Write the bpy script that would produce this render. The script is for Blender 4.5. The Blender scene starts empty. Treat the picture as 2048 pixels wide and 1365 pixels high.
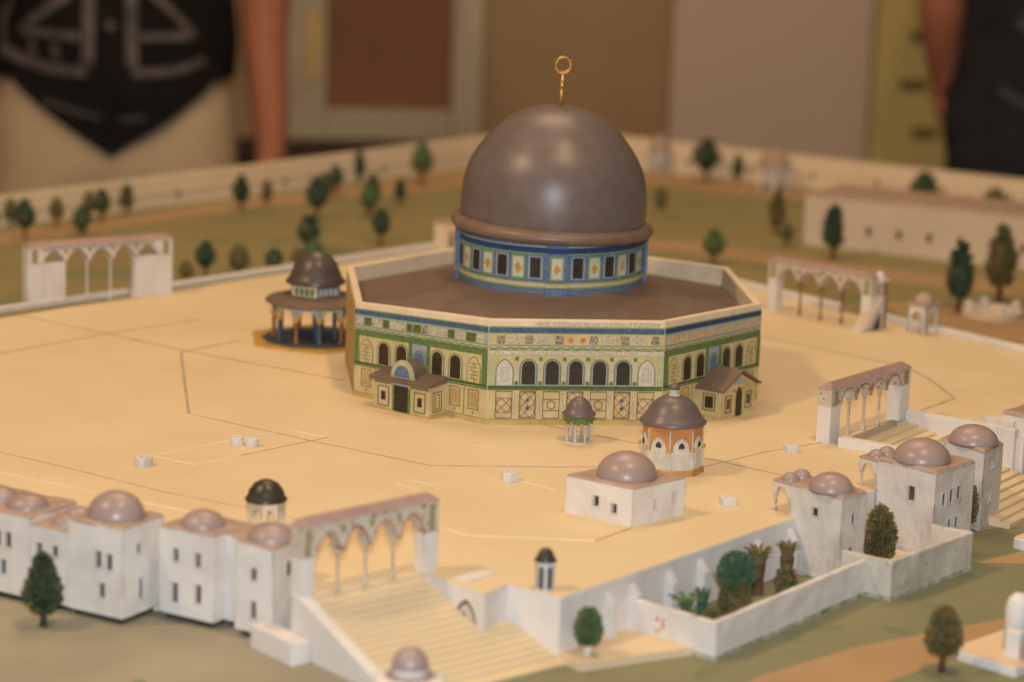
import bpy, bmesh, math, random
from math import sin, cos, pi, radians, sqrt, atan2
from mathutils import Vector, Matrix

# ------------------------------------------------------------------ camera, world, lamps, exposure
S = 0.01                                   # all numbers below are centimetres
scene = bpy.context.scene
C = scene.collection

def camera():
    az, pitch, roll = 0.1219, 0.2062, 0.0339
    f = Vector((sin(az)*cos(pitch), cos(az)*cos(pitch), -sin(pitch)))
    r = Vector((cos(az), -sin(az), 0)); u = r.cross(f)
    c, s = cos(roll), sin(roll)
    r, u = c*r + s*u, c*u - s*r
    cam = bpy.data.cameras.new('camera')
    o = bpy.data.objects.new('camera', cam); C.objects.link(o)
    m = Matrix((r, u, -f)).transposed().to_4x4()
    m.translation = Vector((-26.505, -193.006, 43.667))*S
    o.matrix_world = m
    cam.sensor_width = 36; cam.lens = 5006/2048*36
    cam.clip_start = 0.02; cam.clip_end = 60
    cam.dof.use_dof = True; cam.dof.focus_distance = 1.755; cam.dof.aperture_fstop = 5.0
    scene.camera = o
camera()

w = bpy.data.worlds.new('World'); scene.world = w; w.use_nodes = True
w.node_tree.nodes['Background'].inputs[0].default_value = (1.0, 0.80, 0.62, 1)
w.node_tree.nodes['Background'].inputs[1].default_value = 0.14

def lamp(name, loc, power, col, radius):
    l = bpy.data.lights.new(name, 'POINT'); l.energy = power; l.color = col; l.shadow_soft_size = radius
    o = bpy.data.objects.new(name, l); C.objects.link(o); o.location = Vector(loc)*S
    return o
lamp('ceiling_lamp_left', (-140, -64, 177), 68, (1.0, 0.67, 0.365), 0.07)
lamp('ceiling_lamp_right', (21, -78, 190), 47, (1.0, 0.67, 0.365), 0.07)
lamp('camera_flash', (-26.5, -194, 55), 66, (0.82, 0.91, 1.0), 0.025)
lamp('added_back_fill', (5, 90, 230), 74, (1.0, 0.70, 0.42), 0.55)  # invented fill light, added to brighten the background

scene.view_settings.view_transform = 'Standard'
scene.view_settings.look = 'None'
scene.view_settings.exposure = 0.0
scene.view_settings.gamma = 1.0
scene.render.engine = 'CYCLES'
scene.cycles.use_denoising = True
scene.cycles.max_bounces = 6

# ------------------------------------------------------------------ materials
def mat(name, a, b=None, scale=60, mix=0.5, rough=0.75, bump=0.0, bscale=None, spec=0.3, metal=0.0,
        speck=None, sscale=400, samt=0.58, coat=0.0, detail=5, soft=0.0, streak=None):
    """painted surface: colour a drifting to b by noise, optional specks of a third colour, fine relief"""
    m = bpy.data.materials.new(name); m.use_nodes = True
    nt = m.node_tree; N = nt.nodes; L = nt.links
    p = N['Principled BSDF']
    p.inputs['Roughness'].default_value = rough
    p.inputs['Specular IOR Level'].default_value = spec
    p.inputs['Metallic'].default_value = metal
    p.inputs['Coat Weight'].default_value = coat
    tc = N.new('ShaderNodeTexCoord')
    b = b or tuple(x*0.82 for x in a)
    n = N.new('ShaderNodeTexNoise'); n.inputs['Scale'].default_value = scale; n.inputs['Detail'].default_value = detail
    L.new(tc.outputs['Object'], n.inputs['Vector'])
    cr = N.new('ShaderNodeValToRGB')
    cr.color_ramp.elements[0].position = mix-0.16; cr.color_ramp.elements[1].position = mix+0.16
    cr.color_ramp.elements[0].color = (*a, 1); cr.color_ramp.elements[1].color = (*b, 1)
    L.new(n.outputs['Fac'], cr.inputs['Fac'])
    out = cr.outputs['Color']
    if speck:
        n2 = N.new('ShaderNodeTexNoise'); n2.inputs['Scale'].default_value = sscale; n2.inputs['Detail'].default_value = 3
        L.new(tc.outputs['Object'], n2.inputs['Vector'])
        r2 = N.new('ShaderNodeValToRGB')
        r2.color_ramp.elements[0].position = samt; r2.color_ramp.elements[1].position = samt+0.05
        r2.color_ramp.elements[0].color = (0, 0, 0, 1); r2.color_ramp.elements[1].color = (1, 1, 1, 1)
        L.new(n2.outputs['Fac'], r2.inputs['Fac'])
        mx = N.new('ShaderNodeMix'); mx.data_type = 'RGBA'
        L.new(r2.outputs['Color'], mx.inputs['Factor'])
        L.new(out, mx.inputs[6]); mx.inputs[7].default_value = (*speck, 1)
        out = mx.outputs[2]
    if streak:                                   # runs of dirt down the wall, patchy along it
        mp = N.new('ShaderNodeMapping'); mp.inputs['Scale'].default_value = (1, 1, .38)
        n3 = N.new('ShaderNodeTexNoise'); n3.inputs['Scale'].default_value = streak[2]; n3.inputs['Detail'].default_value = 7; n3.inputs['Roughness'].default_value = .7
        L.new(tc.outputs['Object'], mp.inputs['Vector']); L.new(mp.outputs['Vector'], n3.inputs['Vector'])
        r3 = N.new('ShaderNodeValToRGB'); r3.color_ramp.elements[0].position = .50; r3.color_ramp.elements[1].position = .74
        r3.color_ramp.elements[0].color = (0,0,0,1); r3.color_ramp.elements[1].color = (streak[1],)*3 + (1,)
        L.new(n3.outputs['Fac'], r3.inputs['Fac'])
        mx = N.new('ShaderNodeMix'); mx.data_type = 'RGBA'
        L.new(r3.outputs['Color'], mx.inputs['Factor']); L.new(out, mx.inputs[6]); mx.inputs[7].default_value = (*streak[0], 1)
        out = mx.outputs[2]
    L.new(out, p.inputs['Base Color'])
    if bump:
        nb = N.new('ShaderNodeTexNoise'); nb.inputs['Scale'].default_value = bscale or scale*3; nb.inputs['Detail'].default_value = 6
        L.new(tc.outputs['Object'], nb.inputs['Vector'])
        bp = N.new('ShaderNodeBump'); bp.inputs['Strength'].default_value = bump; bp.inputs['Distance'].default_value = 0.0008
        if soft:
            bv = N.new('ShaderNodeBevel'); bv.samples = 4; bv.inputs['Radius'].default_value = soft*S
            L.new(bv.outputs['Normal'], bp.inputs['Normal'])
        L.new(nb.outputs['Fac'], bp.inputs['Height']); L.new(bp.outputs['Normal'], p.inputs['Normal'])
    return m

M = dict(
 platform=mat('cream_board', (.76,.625,.415), (.71,.57,.36), 9, .5, .7, .10, 120, .15, speck=(.66,.52,.33), sscale=70, samt=.70),
 ridge=mat('cream_ridge', (.85,.74,.55), None, 40, .6, .6),
 greyline=mat('grey_line', (.33,.30,.26), (.52,.44,.33), 70, .5, .8),
 brownline=mat('brown_seam', (.30,.15,.05), (.55,.36,.17), 45, .52, .8),
 white=mat('white_paint', (.74,.70,.66), (.68,.64,.59), 35, .55, .7, .25, 160, .25, soft=.10, streak=((.46,.41,.36), .32, 48)),
 wornwhite=mat('worn_white_paint', (.71,.66,.61), (.62,.57,.51), 45, .55, .75, .5, 190, .25, speck=(.50,.43,.36), sscale=300, samt=.70, soft=.08, streak=((.34,.28,.22), .7, 75)),
 cubewhite=mat('chipped_white_paint', (.80,.74,.68), (.72,.65,.58), 40, .5, .7, .5, 170, .25, speck=(.52,.25,.13), sscale=230, samt=.70, soft=.08, streak=((.50,.36,.26), .4, 80)),
 gardenwhite=mat('stained_white_paint', (.66,.60,.53), (.52,.50,.43), 30, .55, .75, .5, 150, .25, speck=(.40,.42,.33), sscale=160, samt=.64, soft=.08, streak=((.30,.30,.22), .6, 60)),
 farwhite=mat('far_wall_cream', (.80,.66,.46), (.74,.60,.41), 14, .5, .7, .3, 60),
 longwhite=mat('long_building_cream', (.70,.57,.43), (.64,.51,.37), 14, .5, .7, .2, 60),
 pinkroof=mat('pink_brown_roof', (.44,.315,.245), (.38,.265,.20), 45, .5, .55, .25, 150, .4),
 mauve=mat('mauve_dome', (.38,.285,.265), (.33,.24,.215), 60, .5, .34, .06, 250, .5),
 coping=mat('mauve_coping', (.42,.28,.25), (.34,.23,.20), 60, .5, .6, .2, 200),
 lead=mat('brown_grey_lead', (.165,.128,.118), (.14,.107,.098), 70, .5, .38, .10, 500, .55),
 leadroof=mat('brown_roof_paint', (.18,.125,.095), (.155,.105,.078), 50, .5, .6, .4, 160, .35),
 leadrim=mat('brown_rim', (.23,.15,.11), (.19,.125,.09), 80, .5, .4, .2, 300, .5),
 darklead=mat('dark_lead', (.10,.075,.062), (.08,.06,.05), 90, .5, .36, .15, 400, .55),
 darkdome=mat('dark_bronze_dome', (.055,.045,.032), (.035,.03,.022), 200, .5, .33, .3, 400, .55),
 gold=mat('gold_paint', (.72,.42,.12), (.50,.25,.06), 500, .5, .32, .5, 600, .5, metal=.75),
 cream=mat('cream_paper', (.64,.54,.30), (.55,.43,.19), 90, .5, .7, .1, 400, speck=(.40,.32,.17), sscale=1500, samt=.62),
 creamtop=mat('cream_parapet', (.78,.66,.49), (.70,.57,.40), 70, .5, .65, .2, 300),
 blackspeck=mat('speckled_border', (.70,.62,.47), (.62,.53,.38), 90, .5, .7, speck=(.16,.17,.16), sscale=1100, samt=.55),
 ochre=mat('ochre_plinth', (.50,.34,.09), (.56,.43,.19), 80, .5, .75, .2, 400, speck=(.35,.22,.06), sscale=260, samt=.62),
 stone=mat('tan_stone', (.50,.37,.16), (.43,.30,.11), 80, .5, .75, .2, 400, speck=(.28,.19,.08), sscale=420, samt=.64),
 blue=mat('blue_band', (.075,.135,.26), (.05,.09,.19), 220, .5, .6, speck=(.35,.42,.50), sscale=900, samt=.66),
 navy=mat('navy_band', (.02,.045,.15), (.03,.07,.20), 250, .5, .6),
 bluemix=mat('blue_mosaic', (.075,.135,.26), (.13,.19,.30), 420, .5, .6, speck=(.28,.33,.38), sscale=1600, samt=.58),
 skyblue=mat('pale_blue_mosaic', (.36,.41,.42), (.26,.32,.36), 420, .5, .6, speck=(.45,.48,.46), sscale=1500, samt=.56),
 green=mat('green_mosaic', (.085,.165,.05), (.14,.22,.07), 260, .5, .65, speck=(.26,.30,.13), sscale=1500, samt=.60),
 darkgreen=mat('dark_green_line', (.03,.085,.03), (.05,.13,.045), 200, .5, .65),
 limegreen=mat('lime_line', (.20,.32,.06), (.28,.38,.12), 300, .5, .65),
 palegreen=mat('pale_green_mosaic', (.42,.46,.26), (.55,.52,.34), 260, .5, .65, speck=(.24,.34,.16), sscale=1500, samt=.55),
 pane=mat('dark_window', (.030,.022,.014), (.055,.042,.028), 350, .5, .5, speck=(.16,.13,.09), sscale=1300, samt=.70),
 holl=mat('dark_opening', (.035,.03,.026), (.07,.06,.05), 90, .5, .8),
 holbrown=mat('brown_opening', (.16,.085,.05), (.08,.05,.035), 90, .5, .8),
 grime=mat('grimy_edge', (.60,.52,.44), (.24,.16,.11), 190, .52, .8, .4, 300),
 footstain=mat('stained_foot', (.64,.59,.52), (.38,.37,.31), 120, .52, .8, .4, 200),
 moss=mat('mossy_foot', (.55,.52,.43), (.20,.23,.15), 110, .52, .85, .5, 200),
 stepshade=mat('step_shade_paint', (.55,.48,.38), (.62,.52,.38), 70, .5, .8),  # colour of the shadow lines painted on the steps
 palmbark=mat('palm_trunk', (.10,.062,.03), (.15,.09,.04), 130, .5, .8, .5, 260),
 ink=mat('ink_line', (.055,.045,.03), (.10,.08,.05), 300, .5, .8),
 redink=mat('red_line', (.28,.075,.045), (.36,.13,.07), 300, .5, .8),
 orange=mat('orange_star', (.72,.22,.04), (.62,.16,.03), 300, .5, .7),
 amber=mat('amber_diamond', (.62,.33,.06), (.50,.25,.04), 300, .5, .7),
 panelwhite=mat('white_tile', (.66,.62,.50), (.56,.53,.43), 300, .5, .65, speck=(.32,.34,.36), sscale=1500, samt=.6),
 tileblack=mat('black_tile', (.05,.045,.035), (.60,.55,.42), 900, .52, .7),
 tiletext=mat('lettered_tile', (.64,.56,.39), (.58,.50,.33), 90, .5, .7, speck=(.18,.18,.17), sscale=1200, samt=.53),
 tilegreen=mat('green_tile', (.16,.20,.035), (.05,.07,.02), 600, .52, .7),
 tiletan=mat('tan_tile', (.55,.36,.13), (.62,.48,.26), 400, .5, .7, speck=(.30,.16,.05), sscale=700, samt=.6),
 pilaster=mat('speckled_pilaster', (.62,.55,.38), (.54,.47,.31), 160, .5, .7, speck=(.34,.34,.25), sscale=1600, samt=.56),
 orangewall=mat('orange_wall', (.60,.29,.10), (.50,.23,.075), 60, .5, .7, .3, 250, speck=(.66,.45,.25), sscale=200, samt=.68),
 creamdoor=mat('streaked_white', (.70,.66,.56), (.58,.53,.43), 130, .5, .7, .5, 300, speck=(.46,.41,.33), sscale=900, samt=.60),
 gcol=mat('pale_column', (.62,.55,.46), (.50,.43,.34), 120, .5, .7, .3, 300, speck=(.22,.16,.11), sscale=300, samt=.64),
 redcol=mat('red_column', (.33,.13,.06), (.22,.08,.04), 90, .5, .6),
 bluecol=mat('blue_column', (.06,.09,.12), (.10,.12,.14), 90, .5, .6),
 ochrecol=mat('ochre_cap', (.62,.38,.08), (.52,.30,.05), 90, .5, .6),
 bead=mat('painted_spandrel', (.62,.55,.46), (.52,.45,.36), 150, .5, .7, .3, 300, speck=(.34,.18,.09), sscale=260, samt=.60),
 greenpatch=mat('green_roundel', (.25,.30,.14), (.36,.24,.14), 250, .5, .7),
 ground=mat('grey_brown_ground', (.36,.325,.235), (.285,.26,.19), 11, .5, .8, .5, 60, .2),
 lawn=mat('olive_lawn', (.215,.22,.13), (.25,.24,.14), 9, .5, .85, .3, 90, .15, speck=(.195,.21,.115), sscale=30, samt=.58),
 farlawn=mat('far_olive_lawn', (.265,.23,.11), (.31,.25,.12), 5, .5, .85, .2, 40, .15, speck=(.215,.215,.115), sscale=11, samt=.56),
 path=mat('brown_path', (.44,.295,.155), (.38,.25,.13), 12, .5, .85, .3, 60, .15),
 pave=mat('cream_pavement', (.76,.60,.40), (.70,.54,.35), 14, .5, .65, .2, 90),
 leaf=mat('dark_green_leaf', (.032,.072,.042), (.10,.115,.05), 160, .5, .7, speck=(.22,.18,.085), sscale=330, samt=.57),
 leafbrown=mat('green_brown_leaf', (.10,.12,.045), (.26,.145,.05), 150, .5, .7, speck=(.06,.20,.12), sscale=300, samt=.60),
 leafgreen=mat('bright_green_leaf', (.075,.16,.055), (.18,.17,.06), 140, .5, .7, speck=(.07,.24,.14), sscale=300, samt=.58),
 leafteal=mat('teal_leaf', (.035,.125,.078), (.09,.15,.07), 120, .5, .65, speck=(.17,.15,.06), sscale=260, samt=.60),
 bark=mat('red_brown_trunk', (.15,.055,.025), (.10,.04,.02), 120, .5, .8, .4, 300),
 barkgreen=mat('green_trunk', (.03,.05,.035), (.05,.06,.035), 120, .5, .8),
 wood=mat('base_board', (.28,.16,.08), (.22,.12,.06), 8, .5, .6, .2, 60),
 skin=mat('skin', (.42,.16,.09), (.38,.14,.08), 20, .5, .55),
 shirtblack=mat('black_shirt', (.012,.011,.011), (.018,.016,.016), 30, .5, .9, .3, 300, .1),
 silver=mat('silver_print', (.17,.14,.13), (.07,.06,.056), 60, .5, .6),
 khaki=mat('khaki_trousers', (.60,.47,.31), (.54,.41,.26), 8, .5, .9, .3, 200, .1),
 denim=mat('grey_denim', (.12,.12,.13), (.09,.09,.10), 20, .5, .9, .2, 200, .1),
 navyshirt=mat('charcoal_shirt', (.022,.022,.026), (.03,.03,.034), 20, .5, .9, .2, 200, .1),
 greystripe=mat('grey_stripe', (.085,.08,.08), (.06,.058,.058), 30, .5, .9),
 roomwall=mat('room_wall', (.44,.30,.165), (.34,.22,.115), 1.6, .5, .8, .1, 20),
 frame=mat('door_frame', (.62,.52,.37), (.50,.40,.27), 4, .5, .6),
 door=mat('brown_door', (.24,.10,.042), (.32,.14,.06), 3, .5, .5),
 board=mat('grey_board', (.62,.48,.38), (.58,.44,.345), 1.5, .5, .75),
 banner=mat('yellow_green_banner', (.58,.46,.17), (.52,.41,.15), 2, .5, .75),
 print=mat('faded_print', (.13,.10,.045), (.15,.115,.05), 20, .5, .8),
 floor=mat('room_floor', (.12,.08,.05), (.10,.065,.04), 2, .5, .5),
 darkskirt=mat('dark_skirting', (.035,.02,.012), (.045,.025,.015), 3, .5, .6),
)

# ------------------------------------------------------------------ mesh helpers
class MB:
    def __init__(s): s.v = []; s.f = []
    def add(s, vs, fs):
        n = len(s.v); s.v += [tuple(v) for v in vs]; s.f += [tuple(i+n for i in f) for f in fs]; return s
    def box(s, x0, y0, z0, x1, y1, z1):
        return s.vprism([(x0,y0),(x1,y0),(x1,y1),(x0,y1)], z0, z1)
    def vprism(s, p, z0, z1, top=None):
        n = len(p); t = top or p
        return s.add([(x,y,z0) for x,y in p] + [(x,y,z1) for x,y in t],
            [tuple(range(n-1,-1,-1)), tuple(range(n,2*n))] + [(i,(i+1)%n,n+(i+1)%n,n+i) for i in range(n)])
    def prism(s, p, fm, n0, n1):
        n = len(p)
        return s.add([fm(u,v,n0) for u,v in p] + [fm(u,v,n1) for u,v in p],
            [tuple(range(n-1,-1,-1)), tuple(range(n,2*n))] + [(i,(i+1)%n,n+(i+1)%n,n+i) for i in range(n)])
    def rect(s, u0, v0, u1, v1, fm, n0, n1): return s.prism([(u0,v0),(u1,v0),(u1,v1),(u0,v1)], fm, n0, n1)
    def outline(s, u0, v0, u1, v1, t, fm, n0, n1):
        s.rect(u0,v0,u1,v0+t,fm,n0,n1); s.rect(u0,v1-t,u1,v1,fm,n0,n1)
        s.rect(u0,v0+t,u0+t,v1-t,fm,n0,n1); s.rect(u1-t,v0+t,u1,v1-t,fm,n0,n1); return s
    def line(s, a, b, t, fm, n0, n1):
        dx, dy = b[0]-a[0], b[1]-a[1]; l = math.hypot(dx, dy) or 1; px, py = -dy/l*t/2, dx/l*t/2
        return s.prism([(a[0]-px,a[1]-py),(b[0]-px,b[1]-py),(b[0]+px,b[1]+py),(a[0]+px,a[1]+py)], fm, n0, n1)
    def lathe(s, prof, n=32, c=(0,0,0), rot=0.0, a0=0.0, a1=2*pi):
        full = abs(a1-a0-2*pi) < 1e-6; m = n if full else n+1
        vs = []; fs = []
        for r, z in prof:
            for i in range(m):
                a = rot + a0 + (a1-a0)*i/n
                vs.append((c[0]+r*cos(a), c[1]+r*sin(a), c[2]+z))
        for k in range(len(prof)-1):
            for i in range(n):
                j = (i+1) % m
                fs.append((k*m+i, k*m+j, (k+1)*m+j, (k+1)*m+i))
        if full:
            fs.append(tuple(range(m-1,-1,-1))); L = (len(prof)-1)*m; fs.append(tuple(range(L, L+m)))
        return s.add(vs, fs)
    def tube(s, path, rad, n=10):
        P = [Vector(p) for p in path]; vs = []; fs = []
        for k, p in enumerate(P):
            d = (P[min(k+1,len(P)-1)] - P[max(k-1,0)]).normalized()
            a = d.orthogonal() if k == 0 else (a - d*a.dot(d))
            a.normalize(); b = d.cross(a); r = rad[k] if isinstance(rad, (list,tuple)) else rad
            vs += [p + r*(cos(2*pi*i/n)*a + sin(2*pi*i/n)*b) for i in range(n)]
        for k in range(len(P)-1):
            fs += [(k*n+i, k*n+(i+1)%n, (k+1)*n+(i+1)%n, (k+1)*n+i) for i in range(n)]
        fs += [tuple(range(n-1,-1,-1)), tuple(range((len(P)-1)*n, len(P)*n))]
        return s.add(vs, fs)
    def mesh(s, name, m, smooth=False, weld=False):
        me = bpy.data.meshes.new(name)
        me.from_pydata([(x*S,y*S,z*S) for x,y,z in s.v], [], s.f)
        bm = bmesh.new(); bm.from_mesh(me)
        if weld: bmesh.ops.remove_doubles(bm, verts=bm.verts, dist=2e-6)
        bmesh.ops.recalc_face_normals(bm, faces=bm.faces); bm.to_mesh(me); bm.free()
        me.materials.append(m if not isinstance(m, str) else M[m])
        if smooth: me.polygons.foreach_set('use_smooth', [True]*len(me.polygons))
        me.update(); return me
    def build(s, name, m, parent=None, smooth=False, bevel=0, loc=None, rz=0):
        o = bpy.data.objects.new(name, s.mesh(name, m, smooth, name == 'wall')); C.objects.link(o)
        if parent is not None: o.parent = parent
        if loc is not None: o.location = Vector(loc)*S
        if rz: o.rotation_euler.z = rz
        if bevel:
            b = o.modifiers.new('soft edge', 'BEVEL'); b.width = bevel*S; b.segments = 2; b.limit_method = 'ANGLE'
            b.angle_limit = radians(35)
        return o

cloud = bpy.data.textures.new('hand_made', 'CLOUDS'); cloud.noise_scale = 0.016; cloud.noise_depth = 1
def wobble(o, amt=.12, levels=3):
    sb = o.modifiers.new('cut', 'SUBSURF'); sb.subdivision_type = 'SIMPLE'; sb.levels = sb.render_levels = levels
    d = o.modifiers.new('uneven', 'DISPLACE'); d.texture = cloud; d.texture_coords = 'LOCAL'; d.strength = amt*S; d.mid_level = .5
    return o
def tag(o, label=None, cat=None, group=None, kind=None):
    if label: o['label'] = label
    if cat: o['category'] = cat
    if group: o['group'] = group
    if kind: o['kind'] = kind
    return o
def thing(name, label, cat, loc=(0,0,0), rz=0.0, group=None):
    o = bpy.data.objects.new(name, None); C.objects.link(o); o.empty_display_size = 0.01
    o.location = Vector(loc)*S; o.rotation_euler = (0,0,rz)
    return tag(o, label, cat, group)
def mesh_obj(name, me, parent, loc=(0,0,0), sc=(1,1,1), rz=0):
    o = bpy.data.objects.new(name, me); C.objects.link(o); o.parent = parent
    o.location = Vector(loc)*S; o.scale = sc; o.rotation_euler.z = rz
    return o

def arch(w, h, kind='round', n=8, cx=0.0, v0=0.0):
    """closed outline of an arched opening, base at v0"""
    r = w/2; pts = [(cx-r, v0), (cx+r, v0)]
    if kind == 'round':
        s = h-r
        pts += [(cx+r*cos(pi*i/n), v0+s+r*sin(pi*i/n)) for i in range(n+1)]
    else:
        k = 1.35; R = w*k/2*1.25; s = h - sqrt(max(R*R-(R-r)**2, 0))
        a1 = math.acos((R-r)/R)
        pts += [(cx-(R-r)+R*cos(a1*i/n), v0+s+R*sin(a1*i/n)) for i in range(n+1)]
        pts += [(cx+(R-r)-R*cos(a1*i/n), v0+s+R*sin(a1*i/n)) for i in range(n-1,-1,-1)]
    return pts
def arch_curve(w, rise, pointed, n=7):
    """arch soffit from (-w/2,0) to (w/2,0), apex height rise"""
    r = w/2; out = []
    for i in range(-n, n+1):
        t = i/n; x = r*t
        y = rise*(1-abs(t)**(1.75 if pointed else 2.3))**(0.75 if pointed else 0.5)
        out.append((x, y))
    return out
def edge_map(p, q, z0=0.0):
    d = Vector((q[0]-p[0], q[1]-p[1])); L = d.length; d /= L
    n = Vector((d.y, -d.x))
    return L, (lambda u,v,k: (p[0]+d.x*u+n.x*k, p[1]+d.y*u+n.y*k, z0+v))
def walled(mb, poly, z0, z1, holes=None, depth=.22):
    """walls round a footprint with real window reveals; returns (map, rect) of every opening"""
    holes = holes or {}; res = []
    for i in range(len(poly)):
        p, q = poly[i], poly[(i+1)%len(poly)]
        L, fm = edge_map(p, q, z0); H = z1-z0
        hs = holes.get(i, [])
        us = sorted({0, L, *[h[0] for h in hs], *[h[2] for h in hs]}); vs = sorted({0, H, *[h[1] for h in hs], *[h[3] for h in hs]})
        for a, b in zip(us, us[1:]):
            for c, d in zip(vs, vs[1:]):
                mu, mv = (a+b)/2, (c+d)/2
                if any(h[0] < mu < h[2] and h[1] < mv < h[3] for h in hs): continue
                mb.add([fm(a,c,0), fm(b,c,0), fm(b,d,0), fm(a,d,0)], [(0,1,2,3)])
        for h in hs:
            a, c, b, d = h
            o = [fm(a,c,0), fm(b,c,0), fm(b,d,0), fm(a,d,0)]; k = [fm(a,c,-depth), fm(b,c,-depth), fm(b,d,-depth), fm(a,d,-depth)]
            mb.add(o+k, [(0,1,5,4),(1,2,6,5),(2,3,7,6),(3,0,4,7)])
            res.append((fm, h))
    mb.add([(x,y,z1) for x,y in poly], [tuple(range(len(poly)))])
    return res
def inset(poly, d):
    cx = sum(p[0] for p in poly)/len(poly); cy = sum(p[1] for p in poly)/len(poly); out = []
    for x, y in poly:
        l = math.hypot(x-cx, y-cy); k = (l-d*1.3)/l; out.append((cx+(x-cx)*k, cy+(y-cy)*k))
    return out
def quad(p, s0, s1, d0, d1, a, b): return [(p[0]+a[0]*s+b[0]*d, p[1]+a[1]*s+b[1]*d) for s, d in ((s0,d0),(s1,d0),(s1,d1),(s0,d1))]
def dome_prof(r, h, n=10, flat=.0): return [(r*cos(pi/2*i/n)+1e-4, flat+h*sin(pi/2*i/n)) for i in range(n)] + [(0.01, flat+h)]
def add_windows(openings, parent, m='holl', depth=.21, frames=False, fm_mat='white'):
    for k, (fm, (a, c, b, d)) in enumerate(openings):
        o = MB().rect(a-.01, c-.01, b+.01, d+.01, fm, -depth-.06, -depth).build('window', m if isinstance(m, str) else m[k % len(m)], parent)
        if frames:
            MB().outline(a-.09, c-.09, b+.09, d+.09, .07, fm, -.02, .045).build('frame', fm_mat, o)
def win(cu, cv, w=.34, h=.7):
    w *= 1.12; h *= 1.05
    return (cu-w/2, cv-h/2, cu+w/2, cv+h/2)

# ------------------------------------------------------------------ setting: room behind, grounds, platform
def structure(name, mb, m, bevel=0, **k): return tag(mb.build(name, m, bevel=bevel, **k), kind='structure')

structure('room_floor', MB().box(-260,-230,-90,320,330,-88), 'floor')
structure('room_wall', MB().box(-260,300,-88,320,306,180), 'roomwall')

Cc = (-6.51,-56.91)                                     # the platform's outer corner
d_st = (.60,-.80)                                       # the way the near stair descends
PLAT = [Cc, (25.2,-26.7), (18.2,-20.9), (25.3,-12.8), (33.1,-19.3), (50.9,-2.3), (6.4,68.9), (-80,-10.5), (-42,-41.9), (-30.2,-49.4), (-28.6,-48.9), (-21.8,-54.0),
        (-21.7,-57.0), (-14.0,-51.9), (-12.75,-53.55), (-10.81,-56.11), (-9.29,-54.22)]
plat = structure('platform', MB().vprism(PLAT, -4.6, 0), 'platform', bevel=.06)
# white plaster facing on the near retaining walls, a hair proud of the platform's body
def facing(p, q, z0=-3.8, z1=-.06, m='white'):
    L, fm = edge_map(p, q); return wobble(MB().rect(0, z0, L, z1, fm, -.02, .05).build('retaining_wall', m, plat), .05, 4)
for a, b in ((Cc,(25.2,-26.7)), ((-9.29,-54.22),Cc), ((-10.81,-56.11),(-9.29,-54.22)), ((-12.75,-53.55),(-10.81,-56.11)), ((-14.0,-51.9),(-12.75,-53.55)),
             ((25.2,-26.7),(18.2,-20.9)), ((25.3,-12.8),(33.1,-19.3)), ((33.1,-19.3),(50.9,-2.3))): facing(a, b)

# ground sheets (their shared edges are under the walls)
structure('ground', MB().vprism([(-100,39),(-100,-130),(-11,-130),(-11,-70.0),(-21.5,-56.6),(-21.0,-50),(-80,-3)], -5.2, -3.2), 'ground')
lawn = structure('lawn', MB().vprism([(-10.99,-70.0),(-10.99,-130),(112,-130),(112,2),(45,2),(20,-15),(-10,-50),(-21.4,-56.6)], -5.2, -3.8), 'lawn')
structure('far_lawn', MB().vprism([(-100,39.01),(-80,-4),(-40,20),(6,60),(40,8),(112,2.01),(112,85.7),(18.5,152.2),(-100,40.5)], -5.2, -3.0), 'farlawn')
structure('base_board', MB().vprism([(-100,-130),(112,-130),(112,87),(18.5,154),(-100,42)], -9, -5.22), 'wood')
def strip(name, pts, z, m, h=.04): return structure(name, MB().vprism(pts, z-.02, z+h), m)
strip('path', [(3.4,-61.6),(4.6,-60.0),(11.6,-55.0),(24.2,-48.8),(40,-41),(41,-44.5),(24.6,-51.8),(16.2,-57.6),(9.5,-63)], -3.8, 'path')
strip('path', [(24.3,-37.9),(26.8,-36.2),(38,-29.5),(44,-34),(29.5,-38.5)], -3.8, 'path')
strip('path', [(25.5,-30.2),(29.5,-26.5),(34,-20),(40,-24),(33,-29)], -3.8, 'path')
for pts in ([(-60,70),(-50,83),(4,136),(15,150),(34,140),(60,122),(90,101),(90,94),(50,116),(25,131),(8,126),(-24,102),(-47,78)],
            [(10,88),(28,84),(44,70),(62,58),(90,40),(90,33),(60,50),(42,62),(26,77),(10,80)],
            [(40,50),(58,40),(80,22),(80,12),(55,26),(42,34)]):
    strip('path', pts, -3.0, 'path')
strip('terrace', [(-9,-54.4),Cc,(-5.6,-59.0),(2.3,-55.9),(-1.6,-52.4)], -3.8, 'pave', .5)

# thin joints and pencil lines on the platform
def seam(pts, t, m, h=.03):
    mb = MB(); fm = lambda u,v,k: (u,v,k)
    for a, b in zip(pts, pts[1:]): mb.line(a, b, t, fm, -.02, h)
    return mb.build('seam_line', m, plat)
seam([(-24.1,13.37),(-29.01,8.63),(-28.55,-3.21),(-28.14,-12.7)], .22, 'greyline')
seam([(-28.14,-12.7),(-19.56,-20.63),(-11.6,-27.46),(-3.34,-27.77),(3.05,-27.7),(6.9,-28.07),(12.69,-23.43),(17.78,-20.45)], .10, 'greyline')
seam([(17.78,-20.45),(19.38,-18.49),(25.46,-12.77),(31.66,-6.32),(31.55,.41),(30.83,5.07),(22,16),(10,26)], .20, 'greyline')
seam([(-48,27.6),(-41.23,21.37),(-28.49,9.03),(-16.12,-1.44)], .12, 'brownline', .02)
seam([(-2.3,-15.55),(4.11,-21.4),(7.43,-24.6),(12.34,-29.6),(14,-31.2)], .09, 'brownline', .02)
seam([(-43.46,7.49),(-35.25,15.74),(-27.56,22.05)], .17, 'greyline')
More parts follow.
